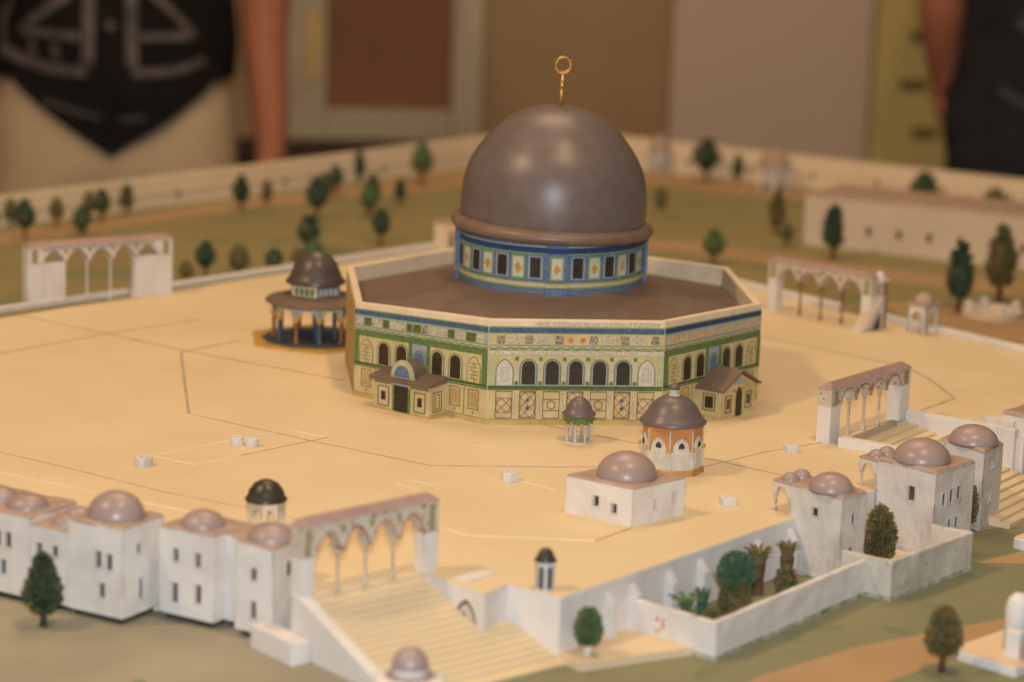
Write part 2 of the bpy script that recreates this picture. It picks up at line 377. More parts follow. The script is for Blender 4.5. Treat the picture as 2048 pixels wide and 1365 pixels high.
seam([(-52,-20.8),(-40.4,-29.48),(-33.95,-34.43),(-24.67,-41.42)], .09, 'ridge', .05)
seam([(-52,-14),(-40.84,-24.18),(-34.15,-30.06),(-29.45,-34.4),(-24.32,-38.09),(-19.7,-41.98)], .085, 'greyline')
seam([(-17.64,-38.3),(-15.77,-39.24),(-12.54,-42.54)], .08, 'brownline')
seam([(-12.54,-42.54),(-10.52,-44.43),(-2.86,-45.65)], .09, 'ridge', .05)
seam([(-2.86,-45.65),(-.1,-42.77)], .07, 'brownline')
seam([(-30.66,-24.99),(-21.06,-17.43),(-18.28,-19.74)], .07, 'ridge', .05)
seam([(-18.28,-19.74),(-24.5,-24.9)], .07, 'greyline', .035); seam([(-24.5,-24.9),(-27.58,-27.38),(-30.66,-24.99)], .06, 'ridge', .05)
seam([(-5.84,-31.35),(-3.6,-34.0)], .07, 'ridge', .05)
seam([(-14.2,-32.4),(-12.9,-33.6)], .06, 'ridge', .04); seam([(-13.2,-31.4),(-11.6,-32.7)], .06, 'ridge', .04)
# board patch beside the stair
MB().vprism([(-12.3,-53.2),(-10.6,-51.6),(-9.7,-52.4),(-11.4,-54.0)], -.02, .10).build('patch', 'white', plat)

# parapets on the far edges
def parapet(p, q, t, h, m='white', z=0.0):
    L, fm = edge_map(p, q, z); return MB().rect(0, -.02, L, h, fm, -t, 0).build('parapet', m, plat, bevel=.08)
parapet((-30.0,36.3),(-80,-6.2+.2), -.7, .55); parapet((6.4,68.9),(-30.0,36.3), -.7, .55)
parapet((50.9,-2.3),(33.9,24.8), -.7, .6); parapet((31.0,29.4),(6.4,68.9), -.7, .6)
# buttress ribs on the west retaining wall
for k, al in enumerate((4.4, 6.8, 10.45, 13.7, 19.9, 23.5)):
    bx, by = Cc[0]+.724*al, Cc[1]+.689*al
    L, fm = edge_map((bx-.724*.28,by-.689*.28),(bx+.724*.28,by+.689*.28))
    mb = MB(); z0, z1 = -3.4, -.55
    vs = [fm(0,z0,0),fm(L,z0,0),fm(L,z0,.62),fm(0,z0,.62),fm(0,z1,0.04),fm(L,z1,0.04),fm(L,z1-.75,.62),fm(0,z1-.75,.62)]
    mb.add(vs, [(0,1,2,3),(4,5,6,7),(0,1,5,4),(1,2,6,5),(2,3,7,6),(3,0,4,7)])
    mb.build('buttress', 'white', plat, bevel=.04)

# ---- near stair below the pale arcade
A0, A1 = Vector((-21.7,-57.0)), Vector((-14.0,-51.9))
av = (A1-A0).normalized(); dv = Vector((av.y,-av.x))
stair = thing('staircase', 'wide pale flight of shallow steps descending from four-arched arcade beside domed fountain', 'staircase', (A0.x,A0.y,-3.8))
def P2(a, s, z): p = A0 + av*a + dv*s; return (p.x-A0.x, p.y-A0.y, z+3.8)
nst, run, drop = 17, 8.7, 3.5
for i in range(nst):
    s0, s1 = run*i/nst, run*(i+1)/nst + (.0 if i < nst-1 else .5); z = -.22 - drop*(i+.5)/nst
    a1 = 9.2 if s0 < 2.0 else (9.45 + max(0, s0-4.6)*.10 if s0 < 4.3 else 14.8)
    if s0 >= 4.3: a1 = min(14.8, 11.4 + (s0-4.3)*1.0)
    mb = MB(); q = [P2(.5,s0,0)[:2], P2(a1,s0,0)[:2], P2(a1+.12,s1+.04,0)[:2], P2(.5,s1+.04,0)[:2]]
    mb.vprism(q, 0, z+3.8); st = mb.build('step', 'platform', stair, bevel=.03)
    MB().vprism([P2(.56,s0-.02,0)[:2], P2(a1-.05,s0-.02,0)[:2], P2(a1-.05,s0+.10,0)[:2], P2(.56,s0+.10,0)[:2]], z+3.7, z+3.83).build('painted_shade_line', 'stepshade', st)  # darker strip painting the shadow line at the step's back edge
mb = MB()
prof = [(-.1,.12),(.8,-.05),(9.6,-3.45),(10.4,-3.55)]
for (s0,z0),(s1,z1) in zip(prof, prof[1:]):
    vs = [P2(-.25,s0,-4),P2(.55,s0,-4),P2(.55,s1,-4),P2(-.25,s1,-4),P2(-.25,s0,z0+.35),P2(.55,s0,z0+.35),P2(.55,s1,z1+.35),P2(-.25,s1,z1+.35)]
    mb.add(vs, [(0,1,2,3),(4,5,6,7),(0,1,5,4),(1,2,6,5),(2,3,7,6),(3,0,4,7)])
mb.build('side_wall', 'white', stair, bevel=.07)
mb = MB(); mb.vprism([P2(-1.55,-2.2,0)[:2],P2(-.24,-2.2,0)[:2],P2(-.24,1.9,0)[:2],P2(-1.55,1.9,0)[:2]], .3, 2.0).build('side_block', 'white', stair, bevel=.12)
# pointed doorway in the stair's right-hand wall
L, fm = edge_map((-12.75,-53.55),(-10.81,-56.11))
dr = MB().prism(arch(1.75,2.05,'pointed',cx=1.72,v0=-2.8), fm, .02, .075).build('doorway', 'holbrown', plat)
MB().prism(arch(1.42,1.82,'pointed',cx=1.76,v0=-2.8), fm, .02, .10).build('recess', 'gardenwhite', dr)
MB().prism(arch(.6,.55,'round',cx=1.42,v0=-2.05), fm, .02, .13).build('hollow', 'holbrown', dr)
# ---- west stair
A0b, A1b = Vector((18.2,-20.9)), Vector((25.3,-12.8)); avb = (A1b-A0b).normalized(); dvb = Vector((avb.y,-avb.x)); Lb = (A1b-A0b).length
wst = thing('staircase', 'pale flight of steps descending from west arcade between low white walls', 'staircase', (A0b.x,A0b.y,-3.8))
def P3(a, s): p = avb*a + dvb*s; return (p.x, p.y)
for i in range(17):
    s0, s1 = 1.0+13*i/17, 1.0+13*(i+1)/17+.03
    st = MB().vprism([P3(.1,s0),P3(Lb-.1,s0),P3(Lb-.1,s1),P3(.1,s1)], 0, 3.8-3.5*(i+.6)/17).build('step', 'platform', wst, bevel=.03)
    MB().vprism([P3(.3,s0-.02),P3(Lb-.3,s0-.02),P3(Lb-.3,s0+.1),P3(.3,s0+.1)], 3.6-3.5*(i+.6)/17, 3.83-3.5*(i+.6)/17).build('painted_shade_line', 'stepshade', st)  # shadow along the back of each tread, painted as a strip
for a0, a1, s1 in ((-.55,.25,9.6), (Lb-.25,Lb+.6,9.6)):
    MB().vprism([P3(a0,.7),P3(a1,.7),P3(a1,s1),P3(a0,s1)], 0.2, 4.5).build('side_wall', 'white', wst, bevel=.06)

# ------------------------------------------------------------------ the great domed octagon
R8 = 17.0
def V8(k, r=R8): a = radians(-112.5+45*k); return (r*cos(a), r*sin(a))
HK = {0:7.89, 1:7.86, 2:7.52, 3:8.03, 4:7.71, 5:7.71, 6:7.71, 7:7.29}
oct_ = thing('domed_shrine', 'large octagonal model shrine with tiled painted walls and great brown dome', 'shrine')
mb = MB()
for rr in (R8, R8-.62):
    mb.v += [(*V8(k,rr), 0.0) for k in range(8)] + [(*V8(k,rr), HK[k]) for k in range(8)]
for k in range(8):
    j = (k+1) % 8
    mb.f += [(k,j,8+j,8+k), (16+k,16+j,24+j,24+k), (8+k,8+j,24+j,24+k), (k,j,16+j,16+k)]
mb.build('wall', 'creamtop', oct_, bevel=.09)
MB().lathe([(16.3,6.45),(7.2,8.25),(7.2,6.0),(16.3,6.0)], 8, rot=radians(-112.5)).build('lower_roof', 'leadroof', oct_)

def fmap8(k):
    p, q = V8(k), V8((k+1)%8); d = Vector((q[0]-p[0], q[1]-p[1])); L = d.length; d /= L; n = Vector((d.y,-d.x))
    h0, h1 = HK[k], HK[(k+1)%8]
    return L, (lambda u,v,t: (p[0]+d.x*u+n.x*t, p[1]+d.y*u+n.y*t, v*(h0+(h1-h0)*u/L)/7.71))
HH = 7.71
def vf(f): return HH*(1-f)
def facade(k, style):
    L, fm = fmap8(k); e = .04; rnd = random.Random(k*7+3)
    sheet = MB().rect(.03, .0, L-.03, vf(.068), fm, -.01, .02).build('facade', 'cream', oct_)
    def el(name, m, build, parent=None):
        mb = MB(); build(mb); return mb.build(name, m, parent or sheet)
    def band(name, m, f0, f1, n=.035): return el(name, m, lambda b: b.rect(.03, vf(f1), L-.03, vf(f0), fm, 0, n))
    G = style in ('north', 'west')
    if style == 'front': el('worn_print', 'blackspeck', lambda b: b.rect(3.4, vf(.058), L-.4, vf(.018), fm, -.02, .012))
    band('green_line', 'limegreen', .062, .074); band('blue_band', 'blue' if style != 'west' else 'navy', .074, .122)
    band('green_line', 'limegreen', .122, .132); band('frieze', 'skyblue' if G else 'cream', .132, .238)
    band('ink_line', 'ink', .238, .243); band('zigzag_ground', 'palegreen', .243, .282)
    def zz(b):
        n = 34; s = (L-.1)/n
        for i in range(n):
            a, c = (.26,.276) if i % 2 == 0 else (.276,.26)
            b.line((.05+i*s, vf(a)), (.05+(i+1)*s, vf(c)), .07, fm, 0, .05)
    el('zigzag', 'green', zz)
    band('ink_line', 'ink', .282, .287)
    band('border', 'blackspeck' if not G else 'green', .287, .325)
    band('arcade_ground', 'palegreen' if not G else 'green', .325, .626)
    band('sill_line', 'darkgreen', .626, .643, .06); band('sill_line', 'limegreen' if G else 'green', .643, .655, .05); band('ink_line', 'ink', .655, .664, .05)
    # plinth stones
    u = .03
    while u < L-.2:
        wv = min(rnd.uniform(.9,1.7), L-.03-u)
        el('stone', 'ochre' if rnd.random() < .7 else 'stone', lambda b: b.rect(u, 0, u+wv-.045, vf(.948), fm, 0, .035)); u += wv
    el('ink_line', 'ink', lambda b: b.rect(.03, vf(.949), L-.03, vf(.944), fm, 0, .03))
    # frieze tiles
    us = L/12.0
    if style == 'front':
        spots = [(.9,.62,'tileblack'),(1.95,1.1,'tiletext'),(2.95,.62,'tileblack'),(4.1,1.2,'tiletext'),(5.2,.62,'tileblack'),(6.05,.55,'star'),(6.95,.55,'star'),
                 (7.75,.62,'tileblack'),(8.9,1.2,'tiletext'),(10.05,.62,'tileblack'),(11.15,1.1,'tiletext'),(12.3,.6,'tileblack')]
    elif style == 'north':
        spots = []; u = .35
        for i, (wv, m) in enumerate([(.5,'tiletext'),(.7,'tilegreen'),(.9,'tiletext'),(.6,'tilegreen'),(1.5,'tiletext'),(.5,'tilegreen'),(.75,'tilegreen'),(.5,'tileblack'),(.85,'tiletext'),(.75,'tiletext'),(.6,'tilegreen'),(.9,'tiletext'),(.9,'tilegreen'),(.6,'tiletext')]):
            spots.append((u+wv/2, wv, m)); u += wv+.13
    else:
        spots = [(.4+.58*i, .44, 'tiletan' if i % 3 else 'tiletext') for i in range(22)]
    for u, wv, m in spots:
        if m == 'star':
            def star(b):
                c = vf(.188)
                b.prism([(u+(.3 if i % 2 == 0 else .13)*cos(pi*i/8+.2), c+(.3 if i % 2 == 0 else .13)*sin(pi*i/8+.2)) for i in range(16)], fm, 0, .06)
            el('star', 'orange', star); continue
        el('frieze_tile', m, lambda b: b.rect(u-wv/2, vf(.228), u+wv/2, vf(.146), fm, 0, .055))
    # arcade bays
    cs = [1.25+(L-2.5)/6*i for i in range(7)]; half = (cs[1]-cs[0])/2
    vb, vt = vf(.618), vf(.345)
    for i, c in enumerate(cs):
        blind = i in (0, 6); door = G and i == 3
        w_ = 1.22 if not blind else 1.3
        el('bay_panel', 'cream' if not door else 'skyblue', lambda b: b.rect(c-w_/2-.12, vb, c+w_/2+.12, vt, fm, 0, .05))
        h_ = (vt-vb)*(.93 if not door else .80)
        aw = 1.34
        ring = MB().prism(arch(aw, h_, 'round' if not blind else 'pointed', cx=c, v0=vb), fm, 0, .065)
        wn = ring.build('window' if not blind else 'blind_arch', 'green' if not blind or G else 'green', oct_)
        inner = MB().prism(arch(aw-.16, h_-.08, 'round' if not blind else 'pointed', cx=c, v0=vb), fm, 0, .08)
        inner.build('surround', ('skyblue' if not blind else 'panelwhite') if style == 'front' else 'skyblue' if door else 'cream', wn)
        if not blind:
            MB().prism(arch(aw-.36, h_-.20, 'round', cx=c, v0=vb+.06), fm, 0, .095).build('pane', 'pane' if not door else 'bluemix', wn)
        else:
            def grid(b):
                if style == 'front':
                    b.outline(c-.3, vb+.25, c+.3, vb+1.3, .04, fm, 0, .09); b.outline(c-.16, vb+.4, c+.16, vb+1.15, .03, fm, 0, .09)
                else:
                    for q in range(1,6): b.line((c-.45,vb+.28*q),(c+.45,vb+.28*q), .035, fm, 0, .09)
                    for q in range(5): b.line((c+(-.2 if q % 2 else .15),vb+.28*q),(c+(-.2 if q % 2 else .15),vb+.28*(q+1)), .035, fm, 0, .09)
                    b.line((c,vb),(c,vb+1.6), .03, fm, 0, .09)
            mb = MB(); grid(mb); mb.build('tracery', 'ink' if G else 'skyblue', wn)
        if i < 6:
            x = c+half
            pw = .34 if not G else .30
            pl = el('pilaster', 'pilaster' if (style == 'front' or i not in (2,3)) else 'green', lambda b: b.rect(x-pw/2, vb, x+pw/2, vt, fm, 0, .085))
            if style == 'front':
                for vv in (vb+.03, vt-.30): el('square', 'green', lambda b: b.rect(x-.13, vv, x+.13, vv+.27, fm, 0, .105))
    for x in (.28, L-.28):
        el('pilaster', 'palegreen' if not G else 'green', lambda b: b.rect(x-.22, vb, x+.22, vt, fm, 0, .085))
    # lower wall panels
    lb, lt = vf(.935), vf(.675)
    if style == 'front':
        pats = ['x','d','h','d2','h','d','x']
        for c, pt in zip(cs, pats):
            el('panel_outline', 'ink', lambda b: b.outline(c-.62, lb, c+.62, lt, .045, fm, 0, .045))
            if pt in ('x','d','d2'):
                y0, y1 = (lb+.42, lt-.5) if pt == 'x' else (lb+.08, lt-.08)
                def lat(b):
                    w0, w1 = c-.55, c+.55; nx = 3; ny = max(2, round((y1-y0)/(1.1/3)))
                    sx, sy = 1.1/nx, (y1-y0)/ny
                    for a in range(nx):
                        for q in range(ny):
                            x0, yy = w0+a*sx, y0+q*sy
                            if (a+q) % 2 == 0: b.line((x0,yy),(x0+sx,yy+sy), .045, fm, 0, .05)
                            else: b.line((x0,yy+sy),(x0+sx,yy), .045, fm, 0, .05)
                    b.outline(w0, y0, w1, y1, .03, fm, 0, .05)
                el('lattice', 'redink', lat)
                if pt != 'x':
                    for yy in (lb+.75, lb+1.35):
                        el('motif', 'blue', lambda b: b.prism([(c-.17,yy),(c,yy-.17),(c+.17,yy),(c,yy+.17)], fm, 0, .06))
            else:
                m_ = (lb+lt)/2
                def hexa(b):
                    pts = [(c+.33*cos(radians(60*q+30)), m_+.33*sin(radians(60*q+30))) for q in range(6)]
                    for a, d in zip(pts, pts[1:]+pts[:1]): b.line(a, d, .05, fm, 0, .05)
                    b.line((c-.6,m_+.42),(c+.6,m_+.42), .04, fm, 0, .05); b.line((c-.6,m_-.42),(c+.6,m_-.42), .04, fm, 0, .05)
                el('hexagon', 'ink', hexa)
        for i in range(6):
            x = cs[i]+half; el('vein_strip', 'tiletext', lambda b: b.rect(x-.10, lb+.2, x+.06, lt-.1, fm, 0, .03))
    else:
        for i, c in enumerate(cs):
            if i in (2,3,4): continue
            el('panel_outline', 'ink', lambda b: b.outline(c-.5, lb+.45, c+.5, lt-.1, .045, fm, 0, .045))
            el('panel', 'stone', lambda b: b.rect(c-.36, lb+.62, c+.36, lt-.28, fm, 0, .05))
            el('motif', 'redink', lambda b: b.prism([(c-.1,lb+.2),(c,lb+.1),(c+.1,lb+.2),(c,lb+.3)], fm, 0, .05))
            if i < 6: el('ink_line', 'ink', lambda b: b.rect(c+half-.03, lb, c+half+.02, lt, fm, 0, .04))
    return sheet
facade(0, 'front'); facade(7, 'north'); facade(1, 'west')
for k in (2, 3, 4, 5, 6):                                   # faces turned away: plain painted bands
    L, fm = fmap8(k)
    sh = MB().rect(.03, 0, L-.03, vf(.068), fm, -.01, .02).build('facade', 'stone' if k == 6 else 'cream', oct_)
    MB().rect(.03, vf(.122), L-.03, vf(.074), fm, 0, .035).build('blue_band', 'stone' if k == 6 else 'blue', sh)
    MB().rect(.03, vf(.655), L-.03, vf(.63), fm, 0, .035).build('sill_line', 'stone' if k == 6 else 'darkgreen', sh)
    if k != 6:
        for i in range(7):
            c = 1.25+(L-2.5)/6*i
            MB().prism(arch(.7,1.7,'round',cx=c,v0=vf(.61)), fm, 0, .06).build('window', 'pane', oct_)

# porch with the barrel vault on the north face
L, fm = fmap8(7); pc = L/2-.2
def porch_map(c): return lambda u,v,n: fm(c+u, v, n)
pm = porch_map(pc)
pn = MB().rect(-2.75, 0, 2.75, 2.55, pm, 0, 1.75).build('porch', 'cream', oct_, bevel=.03)
mb = MB(); ov = .22
vs = [pm(-2.75-ov,2.50,0),pm(2.75+ov,2.50,0),pm(2.75+ov,2.38,1.75+ov+.15),pm(-2.75-ov,2.38,1.75+ov+.15),
      pm(-2.75-ov,3.05,0),pm(2.75+ov,3.05,0),pm(2.75+ov,2.60,1.75+ov+.15),pm(-2.75-ov,2.60,1.75+ov+.15)]
mb.add(vs, [(0,1,2,3),(4,5,6,7),(0,1,5,4),(1,2,6,5),(2,3,7,6),(3,0,4,7)]); mb.build('porch_roof', 'leadroof', oct_, bevel=.05)
hv = [(1.02*cos(pi*i/12), 2.72+1.25*sin(pi*i/12)) for i in range(13)]
MB().prism(hv, pm, 0, 1.60).build('porch_vault', 'leadroof', oct_)
tm = MB().prism([(1.25,2.55)]+[(1.12*cos(pi*i/12), 2.80+1.3*sin(pi*i/12)) for i in range(13)]+[(-1.25,2.55)], pm, 1.6, 1.72).build('tympanum', 'palegreen', oct_)
MB().prism([(.92*cos(pi*i/12), 2.80+1.08*sin(pi*i/12)) for i in range(13)], pm, 1.7, 1.76).build('border', 'cream', tm)
MB().prism([(.76*cos(pi*i/12), 2.80+.90*sin(pi*i/12)) for i in range(13)], pm, 1.7, 1.79).build('field', 'bluemix', tm)
dr = MB().rect(-.86, .12, .86, 2.22, pm, 1.74, 1.80).build('doorway', 'green', oct_)
MB().rect(-.64, .12, .64, 2.12, pm, 1.74, 1.84).build('opening', 'pane', dr); MB().rect(-.8, 2.12, .8, 2.28, pm, 1.74, 1.86).build('lintel', 'skyblue', dr)
for s in (-1, 1):
    MB().rect(s*.86-.12, 2.0, s*.86+.12, 2.3, pm, 1.74, 1.87).build('capital', 'ochrecol', dr)
    fr = MB().outline(s*1.78-.55, .32, s*1.78+.55, 1.85, .05, pm, 1.74, 1.79).build('panel_outline', 'ink', pn)
    w_ = MB().rect(s*1.78-.2, .78, s*1.78+.2, 1.45, pm, 1.74, 1.80).build('window', 'pane', oct_)
    for q in range(9): MB().rect(s*1.8-.82+q*.19, 2.08, s*1.8-.72+q*.19, 2.24, pm, 1.74, 1.79).build('dentil', 'ink', pn)
MB().rect(-2.75, 0, 2.75, .16, pm, 1.74, 1.78).build('plinth', 'ochre', pn)
side = lambda u,v,n: pm(2.75+n, v, 1.75-u)
MB().outline(.35, .45, 1.35, 1.95, .05, side, 0, .03).build('panel_outline', 'ink', pn); MB().outline(.6, .65, 1.1, 1.75, .04, side, 0, .03).build('panel_outline', 'ink', pn)
MB().rect(0, 0, 1.7, .3, side, 0, .035).build('plinth', 'ochre', pn)

# gabled porch on the west face
L, fmw = fmap8(1); pcw = L/2+.35
pm = lambda u,v,n: fmw(pcw+u, v, n)
hw = 2.3
pw = MB().prism([(-hw,0),(hw,0),(hw,2.25),(0,3.35),(-hw,2.25)], pm, 0, 2.25).build('porch', 'cream', oct_)
for s in (-1, 1):
    mb = MB(); a = (s*(hw+.28), 2.16); b = (0, 3.46)
    mb.prism([a, b, (b[0], b[1]+.17), (a[0], a[1]+.17)], pm, 0, 2.6).build('roof_slope', 'leadroof', oct_)
dr = MB().prism(arch(1.0,2.35,'pointed',cx=0,v0=.05), pm, 2.2, 2.29).build('doorway', 'tiletan', oct_)
MB().prism(arch(.8,2.2,'pointed',cx=0,v0=.05), pm, 2.2, 2.33).build('opening', 'pane', dr)
for s in (-1, 1):
    MB().outline(s*1.35-.42, .45, s*1.35+.42, 1.75, .05, pm, 2.2, 2.29).build('panel_outline', 'ink', pw)
    w_ = MB().rect(s*1.35-.2, .75, s*1.35+.2, 1.5, pm, 2.2, 2.30).build('window', 'holbrown', oct_)
    MB().rect(s*.6-.15, 1.95, s*.6+.15, 2.1, pm, 2.2, 2.3).build('red_spot', 'orange', pw)
MB().prism([(-.8,2.5),(.8,2.5),(0,3.15)], pm, 2.2, 2.28).build('gable_panel', 'skyblue', pw)
side = lambda u,v,n: pm(-hw-n, v, u)
w_ = MB().rect(.8, .8, 1.5, 1.7, side, 0, .05).build('window', 'pane', oct_)
MB().outline(.6, .6, 1.7, 1.9, .05, side, 0, .04).build('panel_outline', 'ink', pw); MB().rect(-.02, 0, 2.25, .22, side, 0, .04).build('plinth', 'ochre', pw)

# drum
RD, z0, z1 = 7.28, 7.9, 12.05
dr = MB().lathe([(RD,z0),(RD,z1)], 96).build('drum', 'bluemix', oct_, smooth=False)
def dband(m, za, zb, t=.03, name='band'): return MB().lathe([(RD-.02,za),(RD+t,za),(RD+t,zb),(RD-.02,zb)], 96).build(name, m, dr)
dband('navy', 11.35, 11.75); dband('limegreen', 11.20, 11.32); dband('palegreen', 11.78, 11.88); dband('limegreen', 9.02, 9.10); dband('cream', 8.72, 9.0); dband('limegreen', 8.60, 8.70)
def dmap(phi): return lambda u,v,n: ((RD+n)*cos(phi+u/RD), (RD+n)*sin(phi+u/RD), v)
ph0 = radians(-94)
for qd in range(4):
    base = ph0 + qd*pi/2
    f_ = dmap(base)
    pier = MB().rect(-.78, 7.95, .78, 11.98, f_, -.05, .32).build('pier', 'bluemix', oct_, bevel=.02)
    MB().rect(-.79, 8.72, .79, 9.0, f_, .3, .345).build('band', 'cream', pier); MB().rect(-.79, 11.35, .79, 11.75, f_, .3, .345).build('band', 'navy', pier)
    MB().rect(-.79, 9.02, .79, 9.1, f_, .3, .345).build('band', 'limegreen', pier)
    pp = MB().rect(-.52, 9.25, .52, 11.1, f_, .3, .35).build('tile_panel', 'limegreen', oct_)
    MB().rect(-.38, 9.4, .38, 10.95, f_, .3, .375).build('field', 'panelwhite', pp); MB().prism([(-.27,10.15),(0,9.75),(.27,10.15),(0,10.55)], f_, .3, .40).build('diamond', 'amber', pp)
    for i in range(7):
        f2 = dmap(base + radians(12.9 + 10.7*i))
        if i % 2 == 0:
            wn = MB().rect(-.56, 9.3, .56, 11.08, f2, 0, .03).build('window', 'skyblue', oct_)
            MB().rect(-.40, 9.42, .40, 10.98, f2, 0, .05).build('pane', 'pane', wn)
        else:
            pp = MB().rect(-.56, 9.25, .56, 11.1, f2, 0, .03).build('tile_panel', 'limegreen', oct_)
            MB().rect(-.42, 9.4, .42, 10.95, f2, 0, .05).build('field', 'panelwhite', pp)
            MB().prism([(-.3,10.15),(0,9.72),(.3,10.15),(0,10.58)], f2, 0, .07).build('diamond', 'amber', pp)
# dome, rim and gilded finial (the dome leans a little)
lean = Matrix.Rotation(radians(1.9), 3, 'Y')
def leaned(mb):
    for i, v in enumerate(mb.v):
        q = lean @ (Vector(v)-Vector((0,0,12))); mb.v[i] = (q.x, q.y, q.z+12)
    return mb
leaned(MB().lathe([(7.2,11.95),(7.75,12.0),(7.95,12.25),(7.97,12.55),(7.75,12.85),(7.3,13.0),(7.0,13.02)], 96)).build('dome_rim', 'leadrim', oct_, smooth=True)
pr = []
for i in range(29):
    t = i/28; a = pi/2*t
    r = 7.28*cos(a)**.93 if t < 1 else .02
    z = 12.98 + 1.15*min(1, t*4) * .55 + 8.25*sin(a)**1.0
    r += .16*sin(pi*min(1, t*2.2))
    pr.append((max(r,.02), z))
leaned(MB().lathe([(7.2,12.7)]+pr, 128)).build('dome', 'lead', oct_, smooth=True)
zt = pr[-1][1]
fin = leaned(MB().lathe([(.18,zt-.15),(.17,zt+.5),(.24,zt+.9),(.15,zt+1.1),(.2,zt+1.4),(.27,zt+1.5),(.18,zt+1.65),(.14,zt+2.0),(.13,zt+2.55),(.1,zt+2.6)], 12)).build('finial', 'gold', oct_, smooth=True)
mb = MB(); rr = .60; cz = zt+3.08; nn = 40; vs = []; fs = []
for i in range(nn):
    a = 2*pi*i/nn; wt = .085 + .06*(.5-.5*sin(a))
    for q in range(8):
        b = 2*pi*q/8; rho = rr + wt*cos(b); vs.append((rho*cos(a)*.98, .12*sin(b)-.12*0, cz+rho*sin(a)*1.05))
for i in range(nn):
    for q in range(8): fs.append((i*8+q, i*8+(q+1)%8, ((i+1)%nn)*8+(q+1)%8, ((i+1)%nn)*8+q))
mb.add(vs, fs); leaned(mb).build('crescent_ring', 'gold', oct_, smooth=True)

# ------------------------------------------------------------------ small domed pavilions
def ngon(r, n, rot=0.0): return [(r*cos(rot+2*pi*i/n), r*sin(rot+2*pi*i/n)) for i in range(n)]
# pavilion of many columns behind the shrine
t = thing('columned_pavilion', 'open many-columned pavilion with brown dome and blue painted drum beside the octagon', 'pavilion', (-17.9,14.0,0), radians(12))
MB().vprism(ngon(5.9,6,radians(20)), -.02, .16).build('base_plate', 'ochrecol', t); MB().vprism(ngon(4.5,11), .16, .22).build('floor', 'bluecol', t)  # dark floor disc, with the pavilion's shadow put into its colour
for i in range(11):
    a = 2*pi*i/11; cx, cy = 3.45*cos(a), 3.45*sin(a)
    co = MB().lathe([(.25,.2),(.25,.4),(.17,.5),(.16,2.0),(.18,2.05)], 10, (cx,cy,0)).build('column', 'redcol' if i % 2 else 'bluecol', t, smooth=True)
    MB().lathe([(.17,2.0),(.3,2.25),(.34,2.45),(.30,2.5)], 8, (cx,cy,0)).build('capital', 'ochrecol', co)
    p, q = (3.55*cos(a),3.55*sin(a)), (3.55*cos(a+2*pi/11),3.55*sin(a+2*pi/11)); L, f_ = edge_map(p, q)
    ac = arch_curve(L-.5, .62, False, 5)
    poly = [(0,3.42),(0,2.4),(.2,2.4)]+[(L/2+x,2.42+y) for x,y in ac]+[(L-.2,2.4),(L,2.4),(L,3.42)]
    sp = MB().prism(poly, f_, -.1, .1).build('spandrel', ['palegreen','bluemix','palegreen','bluemix','palegreen','skyblue'][(i+4) % 6], t)
    pts = [(L/2+x,2.47+y*1.12) for x,y in ac]
    mb = MB()
    for a_, b_ in zip(pts, pts[1:]): mb.line(a_, b_, .09, f_, .08, .13)
    mb.build('arch_trim', 'cream', sp)
for i in range(6):
    a = 2*pi*i/6+.3; MB().lathe([(.2,.2),(.17,.4),(.16,3.6)], 8, (1.9*cos(a),1.9*sin(a),0)).build('column', 'bluecol', t, smooth=True)
MB().lathe([(2.0,3.35),(4.15,3.35),(4.25,3.45),(4.1,3.6),(2.4,4.0),(2.0,4.02)], 22).build('lower_roof', 'leadroof', t, smooth=False)
dm = MB().vprism(ngon(2.25,6,radians(18)), 3.9, 5.0).build('drum', 'creamtop', t)
hx = ngon(2.25,6,radians(18))
for i in range(6):
    L, f_ = edge_map(hx[i], hx[(i+1)%6]); blue = i in (5,4,1)
    MB().rect(.04, 4.0, L-.04, 4.95, f_, 0, .03).build('drum_panel', 'bluemix' if blue else 'creamtop', t)
    for q in range(4): MB().prism(arch(.34,.62,'round',5,cx=.4+(L-.8)/3*q,v0=4.1), f_, 0, .06).build('window', 'panelwhite' if blue else 'green', t)
MB().lathe([(2.5,4.95),(2.55,5.05),(2.2,5.45),(2.0,6.0),(1.75,6.6),(1.35,7.1),(.8,7.5),(.3,7.66),(.02,7.7)], 40).build('dome', 'darklead', t, smooth=True)

# orange octagon kiosk with lantern
t = thing('orange_kiosk', 'orange octagonal kiosk with white arched panels, flared brown dome and lantern', 'kiosk', (5.0,-28.35,0), radians(8))
po = ngon(2.1,8,radians(22.5))
MB().vprism(ngon(2.28,8,radians(22.5)), -.02, .42).build('plinth', 'orangewall', t, bevel=.05); MB().vprism(po, .4, 3.5).build('wall', 'orangewall', t, bevel=.03)
for i in range(8):
    L, f_ = edge_map(po[i], po[(i+1)%8])
    dado = MB().rect(.03, .42, L-.03, 1.75, f_, 0, .05).build('dado', 'creamdoor', t)
    ar = MB().prism(arch(1.16,2.3,'pointed',cx=L/2,v0=.42), f_, 0, .09).build('arched_panel', 'creamdoor', t)
    MB().prism(arch(.92,2.05,'pointed',cx=L/2,v0=.46), f_, 0, .12).build('field', 'creamdoor', ar)
    MB().prism(arch(.42,.42,'pointed',cx=L/2,v0=1.98), f_, 0, .14).build('hollow', 'holl', ar)
    for x in (0, ):
        MB().lathe([(.13,.42),(.11,.6),(.10,1.55),(.15,1.75)], 8, (po[i][0]*1.01,po[i][1]*1.01,0)).build('corner_column', 'creamdoor', t, smooth=True)
        MB().lathe([(.16,1.72),(.22,1.8),(.20,1.95)], 8, (po[i][0]*1.01,po[i][1]*1.01,0)).build('capital', 'ochrecol', t)
    MB().lathe([(.05,1.95),(.05,3.2)], 6, (po[i][0]*1.005,po[i][1]*1.005,0)).build('corner_strip', 'creamdoor', t)
